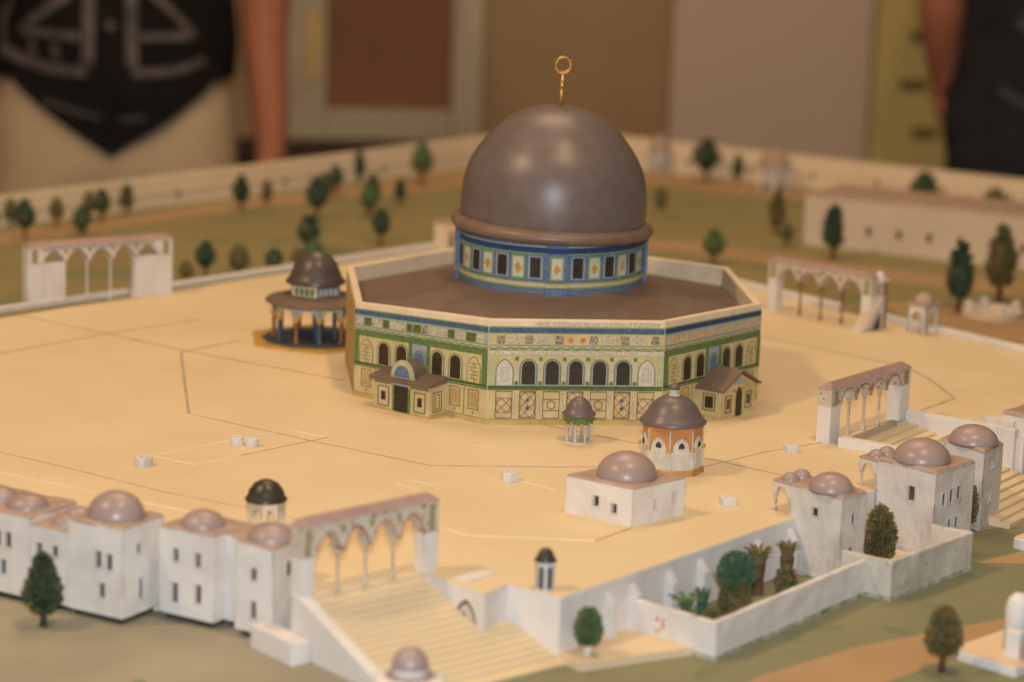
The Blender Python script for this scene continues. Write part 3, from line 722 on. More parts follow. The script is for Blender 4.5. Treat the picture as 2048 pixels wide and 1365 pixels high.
MB().lathe([(2.0,3.38),(2.3,3.42),(2.32,3.52),(2.05,3.78),(1.85,4.1),(1.6,4.55),(1.2,4.95),(.75,5.2),(.3,5.3),(.02,5.3)], 40).build('dome', 'lead', t, smooth=True)
ln = MB().lathe([(.42,5.15),(.42,5.3),(.34,5.34),(.34,5.7),(.4,5.72)], 8).build('lantern', 'panelwhite', t)
MB().lathe([(.40,5.72),(.36,5.95),(.2,6.1),(.06,6.15),(.05,6.28),(.01,6.3)], 16).build('lantern_cap', 'lead', ln, smooth=True)

# green and white kiosk on slender columns
t = thing('column_kiosk', 'tiny green-banded kiosk on slender white columns under flared brown dome', 'kiosk', (-.35,-20.45,0))
MB().vprism(ngon(1.12,8,radians(22.5)), -.02, .10).build('base_plate', 'wornwhite', t)
for i in range(8):
    a = radians(22.5+45*i); MB().lathe([(.15,.08),(.15,.25),(.095,.32),(.09,1.15),(.15,1.32),(.15,1.4)], 8, (.92*cos(a),.92*sin(a),0)).build('column', 'gcol', t, smooth=True)
    p, q = (1.0*cos(a),1.0*sin(a)), (1.0*cos(a+pi/4),1.0*sin(a+pi/4)); L, f_ = edge_map(p, q)
    ac = arch_curve(L-.2, .3, False, 4)
    MB().prism([(0,2.08),(0,1.3),(.08,1.3)]+[(L/2+x,1.34+y) for x,y in ac]+[(L-.08,1.3),(L,1.3),(L,2.08)], f_, -.08, .05).build('spandrel', 'green', t)
    MB().rect(0, 1.25, .12, 1.42, f_, .0, .08).build('impost', 'ochrecol', t)
MB().lathe([(.9,2.0),(1.2,2.0),(1.22,2.08),(1.0,2.25),(.88,2.6),(.65,2.98),(.35,3.2),(.02,3.28)], 32).build('dome', 'lead', t, smooth=True)

# white-arched kiosk with dark dome behind the near row
def arch_kiosk(name, label, loc, r, zs, ze, zt, rot, wallm, domem):
    t = thing(name, label, 'kiosk', loc, rot)
    MB().vprism(ngon(r*1.05,8,radians(22.5)), -.02, .08).build('base_plate', 'wornwhite', t)
    for i in range(8):
        a = radians(22.5+45*i)
        MB().lathe([(.14,.05),(.09,.2),(.09,zs-.15),(.15,zs)], 8, (r*.93*cos(a),r*.93*sin(a),0)).build('column', wallm, t, smooth=True)
        p, q = (r*cos(a),r*sin(a)), (r*cos(a+pi/4),r*sin(a+pi/4)); L, f_ = edge_map(p, q); ac = arch_curve(L*.6, (ze-zs)*.55, True, 5)
        MB().prism([(0,ze),(0,zs-.05),(L*.2,zs-.05)]+[(L/2+x,zs+y) for x,y in ac]+[(L*.8,zs-.05),(L,zs-.05),(L,ze)], f_, -.12, .02).build('spandrel', wallm if i % 2 else 'pilaster', t)
    MB().lathe([(r*.9,ze-.05),(r*1.1,ze-.03),(r*1.1,ze+.06),(r*.98,ze+.2),(r*.9,ze+(zt-ze)*.45),(r*.62,ze+(zt-ze)*.8),(r*.3,zt-.05),(.02,zt)], 32).build('dome', domem, t, smooth=True)
    return t
arch_kiosk('arched_kiosk', 'small white arched kiosk with glossy black-brown dome behind the near domed row', (-23.1,-43.2,0), 1.2, 1.05, 2.0, 3.25, .2, 'creamtop', 'darkdome')
t = thing('turret_kiosk', 'slim white turret with dark arched niches and little dark dome at platform corner', 'kiosk', (-7.25,-55.35,0), .15)
po = ngon(.56,6,.3)
MB().vprism(po, -.02, 1.75).build('wall', 'white', t, bevel=.03)
for i in range(6):
    L, f_ = edge_map(po[i], po[(i+1)%6]); MB().prism(arch(.34,1.35,'round',6,cx=L/2,v0=.12), f_, 0, .035).build('niche', 'denim', t)
MB().lathe([(.5,1.7),(.66,1.72),(.66,1.8),(.52,1.95),(.44,2.2),(.25,2.42),(.02,2.5)], 28).build('dome', 'darkdome', t, smooth=True)

# square kiosk and pulpit at the south edge
t = thing('square_kiosk', 'small square open kiosk with pinkish dome on the far platform edge beside pulpit', 'kiosk', (36.3,19.6,0), radians(-50))
for i in range(4):
    p = [(-1,-1),(1,-1),(1,1),(-1,1)]; p, q = p[i], p[(i+1)%4]; L, f_ = edge_map(p, q); ac = arch_curve(1.3, .6, True)
    MB().prism([(0,2.5),(0,0),(.35,0),(.35,1.4)]+[(1+x,1.4+y) for x,y in ac]+[(1.65,1.4),(1.65,0),(2,0),(2,2.5)], f_, -.2, 0).build('arched_side', 'wornwhite' if i % 2 else 'white', t)
MB().vprism([(-1.15,-1.15),(1.15,-1.15),(1.15,1.15),(-1.15,1.15)], 2.45, 2.68).build('roof', 'pinkroof', t, bevel=.05); MB().lathe([(x,2.65+z) for x,z in dome_prof(.95,.95)], 28).build('dome', 'pinkroof', t, smooth=True)

t = thing('pulpit', 'white stepped pulpit with steep stair and pillared lantern leaning beside the far arcade', 'pulpit', (30.4,19.4,0), radians(44))
mb = MB()
f_ = lambda u,v,n: (u, -.6-n, v)
MB().prism([(0,0),(3.3,0),(3.3,3.0),(2.9,3.0),(.25,.3),(0,.3)], lambda u,v,n: (u,n,v), -.6, .6).build('stair_flight', 'wornwhite', t, bevel=.05)
for i in range(8): MB().box(.3+.32*i, -.4, .45+.33*i, .65+.32*i, .4, .72+.33*i).build('step', 'platform', t)
for y in (-.45,.45):
    for x in (2.75,3.65): MB().lathe([(.14,0 if x > 3 else 2.9),(.11,3.0),(.11,4.1),(.16,4.2)], 8, (x,y,0)).build('column', 'redcol' if x > 3 else 'gcol', t, smooth=True)
MB().box(2.55,-.65,4.15,3.85,.65,4.45).build('canopy', 'wornwhite', t, bevel=.04); MB().lathe([(x,4.4+z) for x,z in dome_prof(.5,.7)], 20, (3.2,0,0)).build('dome', 'wornwhite', t, smooth=True)
MB().prism([(1.2,0),(2.6,0),(2.6,1.5)], lambda u,v,n: (u,-.62-n,v), 0, .04).build('side_panel', 'holbrown', t)

# white cube with one dome
K = (-.07,-42.55); poly = [(0,0),(3.94,2.89),(.17,6.35),(-3.77,3.46)]
t = thing('domed_cube_house', 'square whitewashed house with single mauve dome standing alone on the platform', 'house', (*K,0))
mb = MB(); op = walled(mb, poly, -.02, 2.42, {0:[win(2.05,1.15,.26,.62),win(3.75,1.35,.26,.62)], 3:[win(2.35,1.2,.40,.66),win(3.75,.98,.38,.64)]}, .3)
wobble(mb.build('wall', 'cubewhite', t)); add_windows(op, t, 'holl', .28, True, 'cubewhite')
wobble(MB().vprism(inset(poly,-.02), 2.38, 2.56, inset(poly,.12)).build('roof', 'pinkroof', t, bevel=.08), .16, 4)
MB().lathe([(x,2.5+z) for x,z in dome_prof(1.98,1.62,14)], 48, (.1,3.15,0)).build('dome', 'mauve', t, smooth=True)

# ------------------------------------------------------------------ houses along the west edge
def house(name, label, K, R_, L_, z0, z1, holes, dome, porch=None, frames=True, m='wornwhite', pane=('holl','holbrown')):
    back = (R_[0]+L_[0]-K[0], R_[1]+L_[1]-K[1])
    poly = [(0,0),(R_[0]-K[0],R_[1]-K[1]),(back[0]-K[0],back[1]-K[1]),(L_[0]-K[0],L_[1]-K[1])]
    t = thing(name, label, 'house', (*K,0))
    mb = MB(); op = walled(mb, poly, z0, z1, holes, .13); wobble(mb.build('wall', m, t)); add_windows(op, t, pane, .12, frames, m)
    for i in range(4):
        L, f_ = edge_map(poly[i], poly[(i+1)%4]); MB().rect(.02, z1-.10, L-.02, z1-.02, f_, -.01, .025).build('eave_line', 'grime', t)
        MB().rect(.02, z0, L-.02, z0+.30, f_, -.01, .02).build('foot_stain', 'footstain', t)
    wobble(MB().vprism(inset(poly,-.03), z1-.05, z1+.15, inset(poly,.14)).build('roof', 'pinkroof', t, bevel=.07), .17, 4)
    (dx, dy), r, h = dome
    MB().lathe([(x,z1+.08+z) for x,z in dome_prof(r,h,12)], 44, (dx-K[0],dy-K[1],0)).build('dome', 'mauve', t, smooth=True)
    if porch:
        wv, dep, zh = porch
        a = Vector(poly[3]); b = (a/a.length); c = Vector(poly[1]).normalized()      # b: away from corner, c: along the edge
        e = a + b*wv
        p = [tuple(a), tuple(a+c*dep), tuple(e+c*dep), tuple(e)]
        L, f_ = edge_map((e.x,e.y),(a.x,a.y)); ac = arch_curve(wv-.55, .6, False, 6)
        pol = [(0,zh),(0,zh-.85),(.22,zh-.85)]+[(wv/2+x-.05,zh-.85+y) for x,y in ac]+[(wv-.32,zh-.85),(wv,zh-.85),(wv,zh)]
        MB().prism(pol, f_, -.3, .0).build('porch_arch', m, t, bevel=.03); MB().prism(pol, lambda u,v,n: f_(u,v,n-dep+.3), -.3, 0).build('porch_arch', m, t, bevel=.03)
        for u in (.14, wv-.2):
            for n in (-.15, -dep+.15):
                x, y, _ = f_(u,0,n); MB().lathe([(.14,-.02),(.12,.12),(.085,.2),(.08,zh-1.05),(.13,zh-.82)], 8, (x,y,0)).build('porch_column', 'gcol', t, smooth=True)
        MB().vprism(inset([tuple(a),tuple(e),tuple(e+c*dep),tuple(a+c*dep)][::-1],-.04), zh-.03, zh+.15).build('porch_roof', 'pinkroof', t, bevel=.05)
        for q in (.27,.75):
            m_ = a + b*wv*.42 + c*dep*q
            MB().lathe([(x,zh+.08+z) for x,z in dome_prof(.62,.55)], 28, (m_.x,m_.y,0)).build('porch_dome', 'mauve', t, smooth=True)
    return t
h1 = house('garden_house', 'white house with mauve dome rising from walled garden full of palms', (13.25,-43.5), (15.3,-41.7), (10.75,-39.9), -3.7, 2.12,
      {3:[win(2.15,4.45,.42,.52)], 0:[win(1.3,4.25,.36,.7), win(1.2,2.1,.5,.55)]}, ((12.95,-41.6),1.45,1.15), (1.55,2.6,2.0), pane=('holl','holbrown'))
h2 = house('court_house', 'largest white domed house with one north window and five west windows above small court', (21.1,-37.4), (24.7,-34.2), (18.15,-33.6), -3.7, 2.18,
      {3:[win(2.9,4.1,.46,.95)], 0:[win(1.15,3.85,.4,.85),win(2.05,3.95,.4,.85),win(2.95,4.05,.4,.85),win(2.05,2.0,.38,.7),win(2.9,2.0,.38,.7)]}, ((21.0,-34.2),1.95,1.5), (1.55,2.7,1.95), pane=('holl','holbrown'))
h3 = house('stair_house', 'tall narrow white house with mauve dome standing beside west stair', (26.55,-30.4), (28.7,-27.8), (24.3,-26.9), -3.8, 1.85,
      {0:[win(1.6,4.4,.34,.5),win(1.5,2.1,.36,.6)]}, ((26.5,-27.9),1.75,1.25), None)
h4 = house('edge_house', 'plain white flat-roofed house cut off by frame beyond west stair', (33.2,-19.2), (40.2,-12.5), (31.9,-17.6), -3.8, 1.6, {}, ((38.5,-13.0),.8,.6), None, m='white')
MB().vprism([(-2.6,2.2),(-.9,.3),(-.2,1.0),(-1.9,2.9)], -3.8, 1.2).build('annex', 'wornwhite', h4, bevel=.05)

# garden and court walls
def wall_run(name, label, pts, z0, z1, t, m, group=None):
    o = thing(name, label, 'wall', (*pts[0],z0), 0, group)
    for p, q in zip(pts, pts[1:]):
        L, f_ = edge_map((p[0]-pts[0][0],p[1]-pts[0][1]), (q[0]-pts[0][0],q[1]-pts[0][1]))
        wobble(MB().rect(0, 0, L, z1-z0, f_, -t, 0).build('wall_length', m, o, bevel=.07), .16, 4)
        wobble(MB().rect(0, -.05, L, .34, f_, -.05, .035).build('mossy_foot', 'moss', o), .10, 4)
    return o
gw = wall_run('garden_wall', 'low white wall enclosing the palm garden beside green lawn', [(-1.9,-52.6),(2.55,-57.3),(14.9,-44.7)], -3.85, -1.45, .42, 'white')
cw = wall_run('court_wall', 'stained white wall round the small court with red scribbles', [(13.3,-43.7),(15.95,-46.2),(23.2,-39.6),(21.15,-37.5)], -3.85, -1.2, .45, 'gardenwhite')
L, f_ = edge_map((0+15.95-13.3,-46.2+43.7),(23.2-13.3,-39.6+43.7))
mb = MB(); random.seed(5)
for k in range(7):
    u, v = 3.9+random.uniform(-.25,.25), .5+.19*k; mb.line((u,v),(u+random.uniform(.1,.35),v+random.uniform(-.12,.16)), .06, f_, 0, .015)
mb.build('scribble', 'redink', cw)
MB().outline(.9, .35, 1.6, 1.6, .1, lambda u,v,n: edge_map((0,0),(2.65,-2.5))[1](u,v,n), -.1, .03).build('arched_recess', 'holbrown', cw)
L, f_ = edge_map((0,0),(4.45,-4.7))
mb = MB()
for k in range(8):
    u, v = 2.3+random.uniform(-.3,.3), .9+.13*k; mb.line((u,v),(u+random.uniform(.1,.3),v+random.uniform(-.1,.14)), .09, f_, 0, .02)
mb.build('red_smear', 'orange', gw)
structure('garden_bed', MB().vprism([(-1.5,-52.3),(2.6,-56.9),(14.6,-44.9),(12.0,-41.3),(10,-41.6)], -3.9, -3.55), 'lawn')
structure('court_floor', MB().vprism([(13.6,-43.4),(16.0,-45.8),(22.9,-39.6),(20.9,-37.6),(18.2,-34.0),(15.0,-38)], -3.9, -3.6), 'pave')

# ------------------------------------------------------------------ domed rows on the near edge
def row_building(name, label, K, a, blocks, windows, domes, extra=None):
    """K corner, a unit vector along the street front, blocks (s0,s1,d0,d1,z1)"""
    b = (-a[1], a[0]) if (-a[1]*.6+a[0]*.8) > 0 else (a[1], -a[0])
    t = thing(name, label, 'building', (*K,0))
    for bi, (s0,s1,d0,d1,z1) in enumerate(blocks):
        p = quad((0,0), s0, s1, d0, d1, a, b)
        area = sum(p[i][0]*p[(i+1)%4][1]-p[(i+1)%4][0]*p[i][1] for i in range(4))
        if area < 0: p = [p[1],p[0],p[3],p[2]]
        hl = {}
        for e, u, v, w_, h_ in windows.get(bi, []): hl.setdefault(e, []).append(win(u,v,w_,h_))
        mb = MB(); op = walled(mb, p, -2.8, z1, hl, .13); wobble(mb.build('wall', 'white', t)); add_windows(op, t, ('denim','holbrown'), .12, True, 'white')
        wobble(MB().vprism(inset(p,-.04), z1-.06, z1+.16, inset(p,.12)).build('roof', 'pinkroof', t, bevel=.09), .2, 4)
        MB().vprism(inset(p,.35), -3.25, -2.75).build('shade_gap_footing', 'holl', t)  # dark-coloured inset plinth, painting in the shadow gap under the overhang
    for s, d, z, r, h in domes:
        MB().lathe([(x,z+.08+q) for x,q in dome_prof(r,h,12)], 44, (a[0]*s+b[0]*d, a[1]*s+b[1]*d, 0)).build('dome', 'mauve', t, smooth=True)
    return t
a1 = (-.803,.596)
# edges of a block (after orientation) : 0 front (street side), 1.. others
row_building('domed_row', 'long white row with five mauve domes of different sizes and paired windows', (-31.54,-52.17), a1,
  [(0,4.1,0,3.9,2.58),(4.1,7.0,.12,3.8,1.72),(7.0,14.5,0,4.4,2.1)],
  {0:[(0,2.35,3.35,.36,.95),(0,3.15,3.3,.36,.95),(0,2.6,1.5,.34,.85),(1,1.55,3.95,.36,.6),(1,1.75,1.45,.34,1.2)],
   1:[(0,.7,3.2,.3,.6),(0,1.9,3.2,.3,.62),(0,2.1,1.3,.32,.75)],
   2:[(0,5.1,3.3,.36,.9),(0,5.9,3.3,.36,.9),(0,5.5,1.6,.34,.85),(0,2.6,3.4,.34,.8),(0,3.2,1.6,.34,.8)]},
  [(2.0,1.9,2.58,1.72,1.55),(5.3,1.25,1.72,.85,.6),(5.7,2.95,1.72,.85,.6),(8.6,1.7,2.1,1.3,.85),(11.0,1.9,2.1,1.2,.85)])
a2 = (.798,-.603)
row_building('domed_row', 'white building with two mauve domes and recessed centre joining the arcade stair', (-29.47,-50.51), a2,
  [(0,4.0,0,3.6,2.36),(4.0,5.5,.95,3.6,2.34),(5.5,8.2,0,3.3,2.38)],
  {0:[(0,1.25,3.65,.3,.72),(0,2.85,3.6,.32,.8),(0,1.2,1.35,.34,1.1),(0,2.9,1.55,.34,1.05)],
   2:[(0,1.35,3.5,.34,.7),(0,1.35,1.35,.32,1.0),(1,1.6,3.7,.5,.8)]},
  [(2.1,1.45,2.36,1.35,.95),(6.95,1.5,2.38,1.4,.95)])

# ------------------------------------------------------------------ arcades
def arcade(name, label, p, q, H, pil, nb, thick, spring, pointed=True, capw=None, colm='gcol', wallm='bead', blocked=(), zig=False, piers_col='white', flip=1):
    d = Vector((q[0]-p[0],q[1]-p[1])); L = d.length
    t = thing(name, label, 'arcade', (*p,0), atan2(d.y,d.x))
    bw = (L-2*pil)/nb; zs = H*spring; zc = H-.38
    f_ = lambda u,v,n: (u,-n,v); h = thick/2
    pts = [(0,zc),(0,zs),(pil,zs)]
    for i in range(nb):
        c = pil+bw*(i+.5); pts += [(c+x,zs+y) for x,y in arch_curve(bw-.22, (zc-zs)*(.68 if pointed else .78), pointed)]
    pts += [(L-pil,zs),(L,zs),(L,zc)]
    clean = [pts[0]]
    for s in pts[1:]:
        if math.dist(s, clean[-1]) > 1e-4: clean.append(s)
    sp = MB().prism(clean, f_, -h, h).build('spandrel_wall', wallm, t)
    for i in range(1, nb):
        x = pil+bw*i
        if i in blocked or (i-1) in blocked: pass
        for n in (h,):
            MB().lathe([(.0,0),(.24,0),(.24,.02),(.0,.02)], 12, (0,0,0))
            c = MB()
            c.prism([(x+.17*cos(2*pi*k/10), zc-.55+.26*sin(2*pi*k/10)) for k in range(10)], f_, h-.02, h+.04)
            c.build('roundel', 'greenpatch', sp)
    for x0, x1 in ((0,pil),(L-pil,L)):
        pr_ = MB().prism([(x0,-.03),(x1,-.03),(x1,zs),(x0,zs)], f_, -h, h).build('pier', piers_col, t, bevel=.03)
        MB().rect(x0+pil*.3, zs+.1, x1-pil*.3, zc-.2, f_, h-.02, h+.03).build('panel', 'greenpatch', sp)
        if zig: MB().rect(x0, zs+.0, x1, zs+.12, f_, h-.02, h+.06).build('impost', 'creamtop', pr_)
    for i in range(1, nb):
        x = pil+bw*i
        co = MB().lathe([(.21,-.02),(.21,.14),(.15,.28),(.105,.42),(.10,zs-.42),(.13,zs-.36)], 14, (x,0,0)).build('column', colm, t, smooth=True)
        MB().lathe([(.12,zs-.4),(.16,zs-.2),(.26,zs-.02),(.27,zs+.03)], 12, (x,0,0)).build('capital', colm, co, smooth=True)
        for i2 in (0,):
            mb = MB(); ac = arch_curve(bw-.22, (zc-zs)*.78, pointed)
    for i in range(nb):
        c = pil+bw*(i+.5); ac = [(c+x,zs+y) for x,y in arch_curve(bw-.16, (zc-zs)*(.72 if pointed else .82), pointed)]; mb = MB()
        for a_, b_ in zip(ac, ac[1:]): mb.line(a_, b_, .07, f_, h-.02, h+.025)
        mb.build('arch_trim', 'redink' if i % 2 else 'coping', sp)
    for i in blocked:
        x0, x1 = pil+bw*i-(.02), pil+bw*(i+1)+.02
        bz = zs+.08
        MB().prism([(x0,-.02),(x1,-.02),(x1,bz),(x0,bz)], f_, -h*.8, h*.8).build('infill', 'white', t)
    e = .1
    cp = MB().vprism([(-e,-h-e),(L+e,-h-e),(L+e,h+e),(-e,h+e)], zc-.02, zc+.40, [(h*.9,-h*.25),(L-h*.9,-h*.25),(L-h*.9,h*.25),(h*.9,h*.25)]).build('coping', 'coping', t, bevel=.04)
    if zig:
        for i in range(int((L-3)/.42)): MB().rect(1.5+i*.42, zc-.42, 1.66+i*.42, zc-.12, f_, h-.02, h+.03).build('slot', 'holbrown', sp)
    return t
arcade('arcade', 'pale three-columned arcade with green roundels crowning the near stair', (-21.7,-57.3), (-13.5,-51.4), 4.75, .95, 4, 1.0, .52)
arcade('arcade', 'white three-columned arcade with mauve coping at the head of the west stair', (17.5,-20.7), (25.6,-12.6), 4.4, 1.35, 4, 1.15, .62, False)
arcade('arcade', 'five-bay cream arcade with walled-up end bays at the grassy far edge', (-42.9,27.4), (-30.4,33.9), 5.65, 1.35, 5, 1.2, .66, True, colm='white', blocked=(0,4), zig=True, wallm='wornwhite')
arcade('arcade', 'pinkish three-columned arcade beside the pulpit on the far platform edge', (24.6,29.4), (32.0,20.6), 5.05, 1.05, 4, 1.0, .60, True, colm='redcol', wallm='bead')

# ------------------------------------------------------------------ well heads
for k, (x, y, s, sq, lb) in enumerate(((-31.0,-27.6,.62,0,'round white well head with black smudges alone near the domed row'),
        (-24.7,-21.9,.46,0,None), (-23.65,-22.25,.46,0,None), (-6.5,-31.3,.62,1,'hexagonal white well head on the open platform west of scratched rectangle'),
        (14.6,-23.3,.62,2,'square white well head before the west arcade'), (7.2,-37.2,.68,2,'square white well head with dark hole between cube house and garden house'))):
    t = thing('well_head', lb or 'small round white well head, one of a close pair', 'well head', (x,y,0), .5 if sq == 2 else .1, 'well heads on the platform' if lb else 'pair of well heads')
    n = {0:20,1:6,2:4}[sq]; h = .62 if sq != 2 else .5
    MB().lathe([(s*.35,h*.7),(s*.42,h),(s*.9,h),(s,h*.92),(s,-.02),(s*.3,-.02)], n, rot=.4).build('ring', 'white' if k else 'wornwhite', t)
    MB().lathe([(s*.42,h*.70),(.02,h*.70)], n, rot=.4).build('shaft', 'holl' if sq == 2 else 'platform', t)

# ------------------------------------------------------------------ far walls, long building, far kiosks
def far_wall(label, p, q, h0, h1, m='farwhite'):
    t = thing('boundary_wall', label, 'wall', (*p,-3))
    L, f_ = edge_map((0,0),(q[0]-p[0],q[1]-p[1]))
    MB().prism([(0,-.1),(L,-.1),(L,h1),(0,h0)], f_, -1.6, 0).build('wall_body', m, t, bevel=.1)
    n = int(L/1.15)
    for i in range(n):
        u = .3+i*L/n; h = h0+(h1-h0)*u/L
        MB().rect(u, h-.05, u+.55, h+.3, f_, -.6, 0).build('merlon', m, t)
    MB().prism([(0,h0*.52),(L,h1*.52),(L,h1*.52+.16),(0,h0*.52+.16)], f_, -.1, .14).build('string_course', m, t)
    for i in range(int(L/9)):
        u = 5+i*9; MB().rect(u, h0*.3, u+.5, h0*.3+.8, f_, -.1, .05).build('slit', 'holbrown', t)
    return t
far_wall('long pale boundary wall closing the lawn behind the left-hand trees', (-100,40.3), (18.5,152.0), 2.8, 3.9)
far_wall('pale boundary wall with merlons behind the long flat building', (18.5,152.0), (112,85.5), 4.3, 3.3)
t = thing('long_building', 'long low cream building with brown flat roof and row of small windows', 'building', (40.4,83.2,-3), atan2(68.8-83.2,61.8-40.4))
mb = MB(); poly = [(0,0),(40,0),(40,10),(0,10)]
op = walled(mb, poly, 0, 5.6, {0:[win(4.2+3.55*i,2.3,.55,.95) for i in range(10)]}, .3); mb.build('wall', 'longwhite', t); add_windows(op, t, 'holbrown', .28)
MB().vprism(inset(poly,-.1), 5.58, 6.0, inset(poly,.5)).build('roof', 'pinkroof', t, bevel=.1)

def far_kiosk(label, loc, r, h, dh, n=6):
    t = thing('domed_kiosk', label, 'kiosk', loc, .3)
    for i in range(n):
        a = 2*pi*i/n; p, q = (r*cos(a),r*sin(a)), (r*cos(a+2*pi/n),r*sin(a+2*pi/n)); L, f_ = edge_map(p, q); ac = arch_curve(L*.55, h*.25, True, 4)
        MB().prism([(0,h),(0,0),(L*.2,0),(L*.2,h*.5)]+[(L/2+x,h*.5+y) for x,y in ac]+[(L*.8,h*.5),(L*.8,0),(L,0),(L,h)], f_, -.3, 0).build('arched_side', 'wornwhite', t)
    MB().lathe([(r*.9,h-.05),(r*1.12,h),(r*1.1,h+.2)]+[(x,h+.2+z) for x,z in dome_prof(r*.85,dh)], 24).build('dome', 'pinkroof', t, smooth=True)
far_kiosk('open arched kiosk with pinkish dome standing before the merloned wall', (46.5,126.5,-3), 2.2, 3.2, 1.9)
far_kiosk('small pink-domed kiosk half hidden behind the great dome by the wall corner', (33.5,139.5,-3), 1.5, 3.0, 2.2)
t = thing('small_gatehouse', 'little cream gatehouse on the far platform edge left of the great drum', 'gatehouse', (-2.6,60.6,0), radians(41))
mb = MB(); op = walled(mb, [(-1,-.8),(1,-.8),(1,.8),(-1,.8)], -.02, 2.7, {0:[win(1,1.0,.6,1.4)]}, .3); mb.build('wall', 'farwhite', t); add_windows(op, t, 'holbrown', .28)
MB().vprism([(-1.1,-.9),(1.1,-.9),(1.1,.9),(-1.1,.9)], 2.68, 2.85).build('roof', 'pinkroof', t)
# fountain ring and blocks on the far right lawn
t = thing('fountain', 'low round pale basin beside the tall trees on the far lawn', 'fountain', (50.0,42.5,-3))
MB().lathe([(3.0,-.02),(3.0,.7),(2.6,.7),(2.5,.3),(.02,.3)], 28).build('basin', 'longwhite', t)
for a in range(4):
    MB().lathe([(.5,.2),(.45,1.2),(.5,1.3),(.02,1.6)], 10, (2.4*cos(a*1.6),2.4*sin(a*1.6),0)).build('post', 'wornwhite', t)
for lb, loc, sz, rz in (('pale low block lying on the brown path beyond the lawn', (28.6,-34.6,-3.8), (1.6,1.2,.8), .7), ('small pale post block at the far platform edge cut by the frame', (43.6,10.8,0), (1.2,1.0,2.2), .6)):
    t = thing('stone_block', lb, 'block', loc, rz)
    MB().box(-sz[0]/2,-sz[1]/2,-.03,sz[0]/2,sz[1]/2,sz[2]).build('block_body', 'white', t, bevel=.08); MB().box(-sz[0]/2+.1,-sz[1]/2+.1,sz[2]-.02,sz[0]/2-.1,sz[1]/2-.1,sz[2]+.12).build('cap', 'pave', t, bevel=.05)
# slab and white posts, bottom right
t = thing('paved_slab', 'raised cream paved slab beside the brown-trunked round tree', 'slab', (16.7,-56.9,-3.8), radians(38))
MB().box(0,-4.6,-.03,14,0,.55).build('slab_body', 'white', t, bevel=.05); MB().box(.08,-4.52,.5,13.9,-.08,.62).build('paving', 'pave', t)
t = thing('white_monument', 'rounded white post and mauve-edged screen on the paved slab', 'monument', (20.6,-57.9,-3.2), radians(38))
MB().lathe([(.75,-.05),(.75,2.6),(.6,3.1),(.3,3.4),(.02,3.45)], 20, (.4,.6,0)).build('post', 'white', t, smooth=True); MB().box(-1.1,-.6,-.05,-.5,.4,1.6).build('low_pier', 'white', t, bevel=.1)
MB().box(-1.2,-1.2,-.05,3.4,-.8,1.1).build('screen', 'coping', t, bevel=.05)
# fountain with domes at the bottom edge
t = thing('domed_fountain', 'small fountain house with mauve cupola at the foot of the near stair', 'fountain', (-15.9,-66.8,-4.75))
MB().lathe([(2.0,-.02),(2.0,3.3),(2.1,3.4),(1.9,3.55),(1.05,3.72)], 8, rot=.3).build('wall', 'white', t, bevel=.04)
MB().lathe([(1.9,3.42),(1.0,3.8),(.95,3.75)], 24).build('roof', 'mauve', t, smooth=True); MB().lathe([(.95,3.55),(.95,4.1),(1.02,4.12)], 24).build('drum', 'white', t)
MB().lathe([(x,4.1+z) for x,z in dome_prof(1.0,1.1)], 32).build('cupola', 'mauve', t, smooth=True)

# ------------------------------------------------------------------ trees: bristly painted crowns built of many small blades
def crown(seed, prof, n, blade=.35, wid=.12, up=.5, core=.62):
    rd = random.Random(seed); mb = MB(); Z = [p[0] for p in prof]
    def rad(z):
        for (a,ra),(b,rb) in zip(prof, prof[1:]):
            if a <= z <= b: return ra+(rb-ra)*(z-a)/(b-a or 1)
        return 0
    mb.lathe([(max(r*core,.01),z) for z,r in prof], 10)
    zmin, zmax = Z[0], Z[-1]
    for i in range(n):
        z = rd.uniform(zmin, zmax); r = rad(z)
        if rd.random() > (r+.08)/(max(p[1] for p in prof)+.08): z = rd.uniform(zmin, zmax); r = rad(z)
        a = rd.uniform(0,2*pi); rr = r*rd.uniform(.55,1.0)
        o = Vector((rr*cos(a), rr*sin(a), z)); d = Vector((cos(a), sin(a), up+rd.uniform(-.4,.6)))
        d += Vector((rd.gauss(0,.35),rd.gauss(0,.35),rd.gauss(0,.2))); d.normalize()
        s = d.cross(Vector((rd.gauss(0,1),rd.gauss(0,1),rd.gauss(0,1)))).normalized()*wid*rd.uniform(.6,1.2)
        l = blade*rd.uniform(.6,1.25); m = o+d*l*.55 + d.cross(s)*.3
        mb.add([o-s*.5, o+s*.5, m+s, m-s, o+d*l], [(0,1,2,3),(3,2,4)])
    return mb
shapes = dict(
  oval=[(.25,.05),(.36,.20),(.5,.30),(.65,.31),(.8,.24),(.92,.12),(1.0,.02)],
  spire=[(.2,.05),(.3,.16),(.45,.20),(.6,.185),(.78,.13),(.92,.06),(1.0,.01)],
  round=[(.12,.08),(.25,.34),(.45,.42),(.65,.40),(.82,.28),(.95,.12),(1.0,.03)])
far_meshes = {}
for sh in shapes:
    for mm in ('leaf','leafbrown','leafgreen'):
        far_meshes[sh,mm] = crown(hash(sh) % 97 if False else {'oval':3,'spire':5,'round':9}[sh], shapes[sh], 260, .11, .045, .5, .8).mesh('crown', mm)
trunk_me = MB().tube([(0,0,-.03),(.01,0,.2),(0,.01,.45)], [.05,.04,.03], 8).mesh('trunk', 'bark')
def far_tree(x, y, h, sh, mm, label, group, z=-3.0, wf=1.0, rz=0):
    t = thing('tree', label, 'tree', (x,y,z), rz, group); t.scale = (h,h,h)
    mesh_obj('trunk', trunk_me, t); mesh_obj('crown', far_meshes[sh,mm], t, sc=(wf,wf,1))
    return t
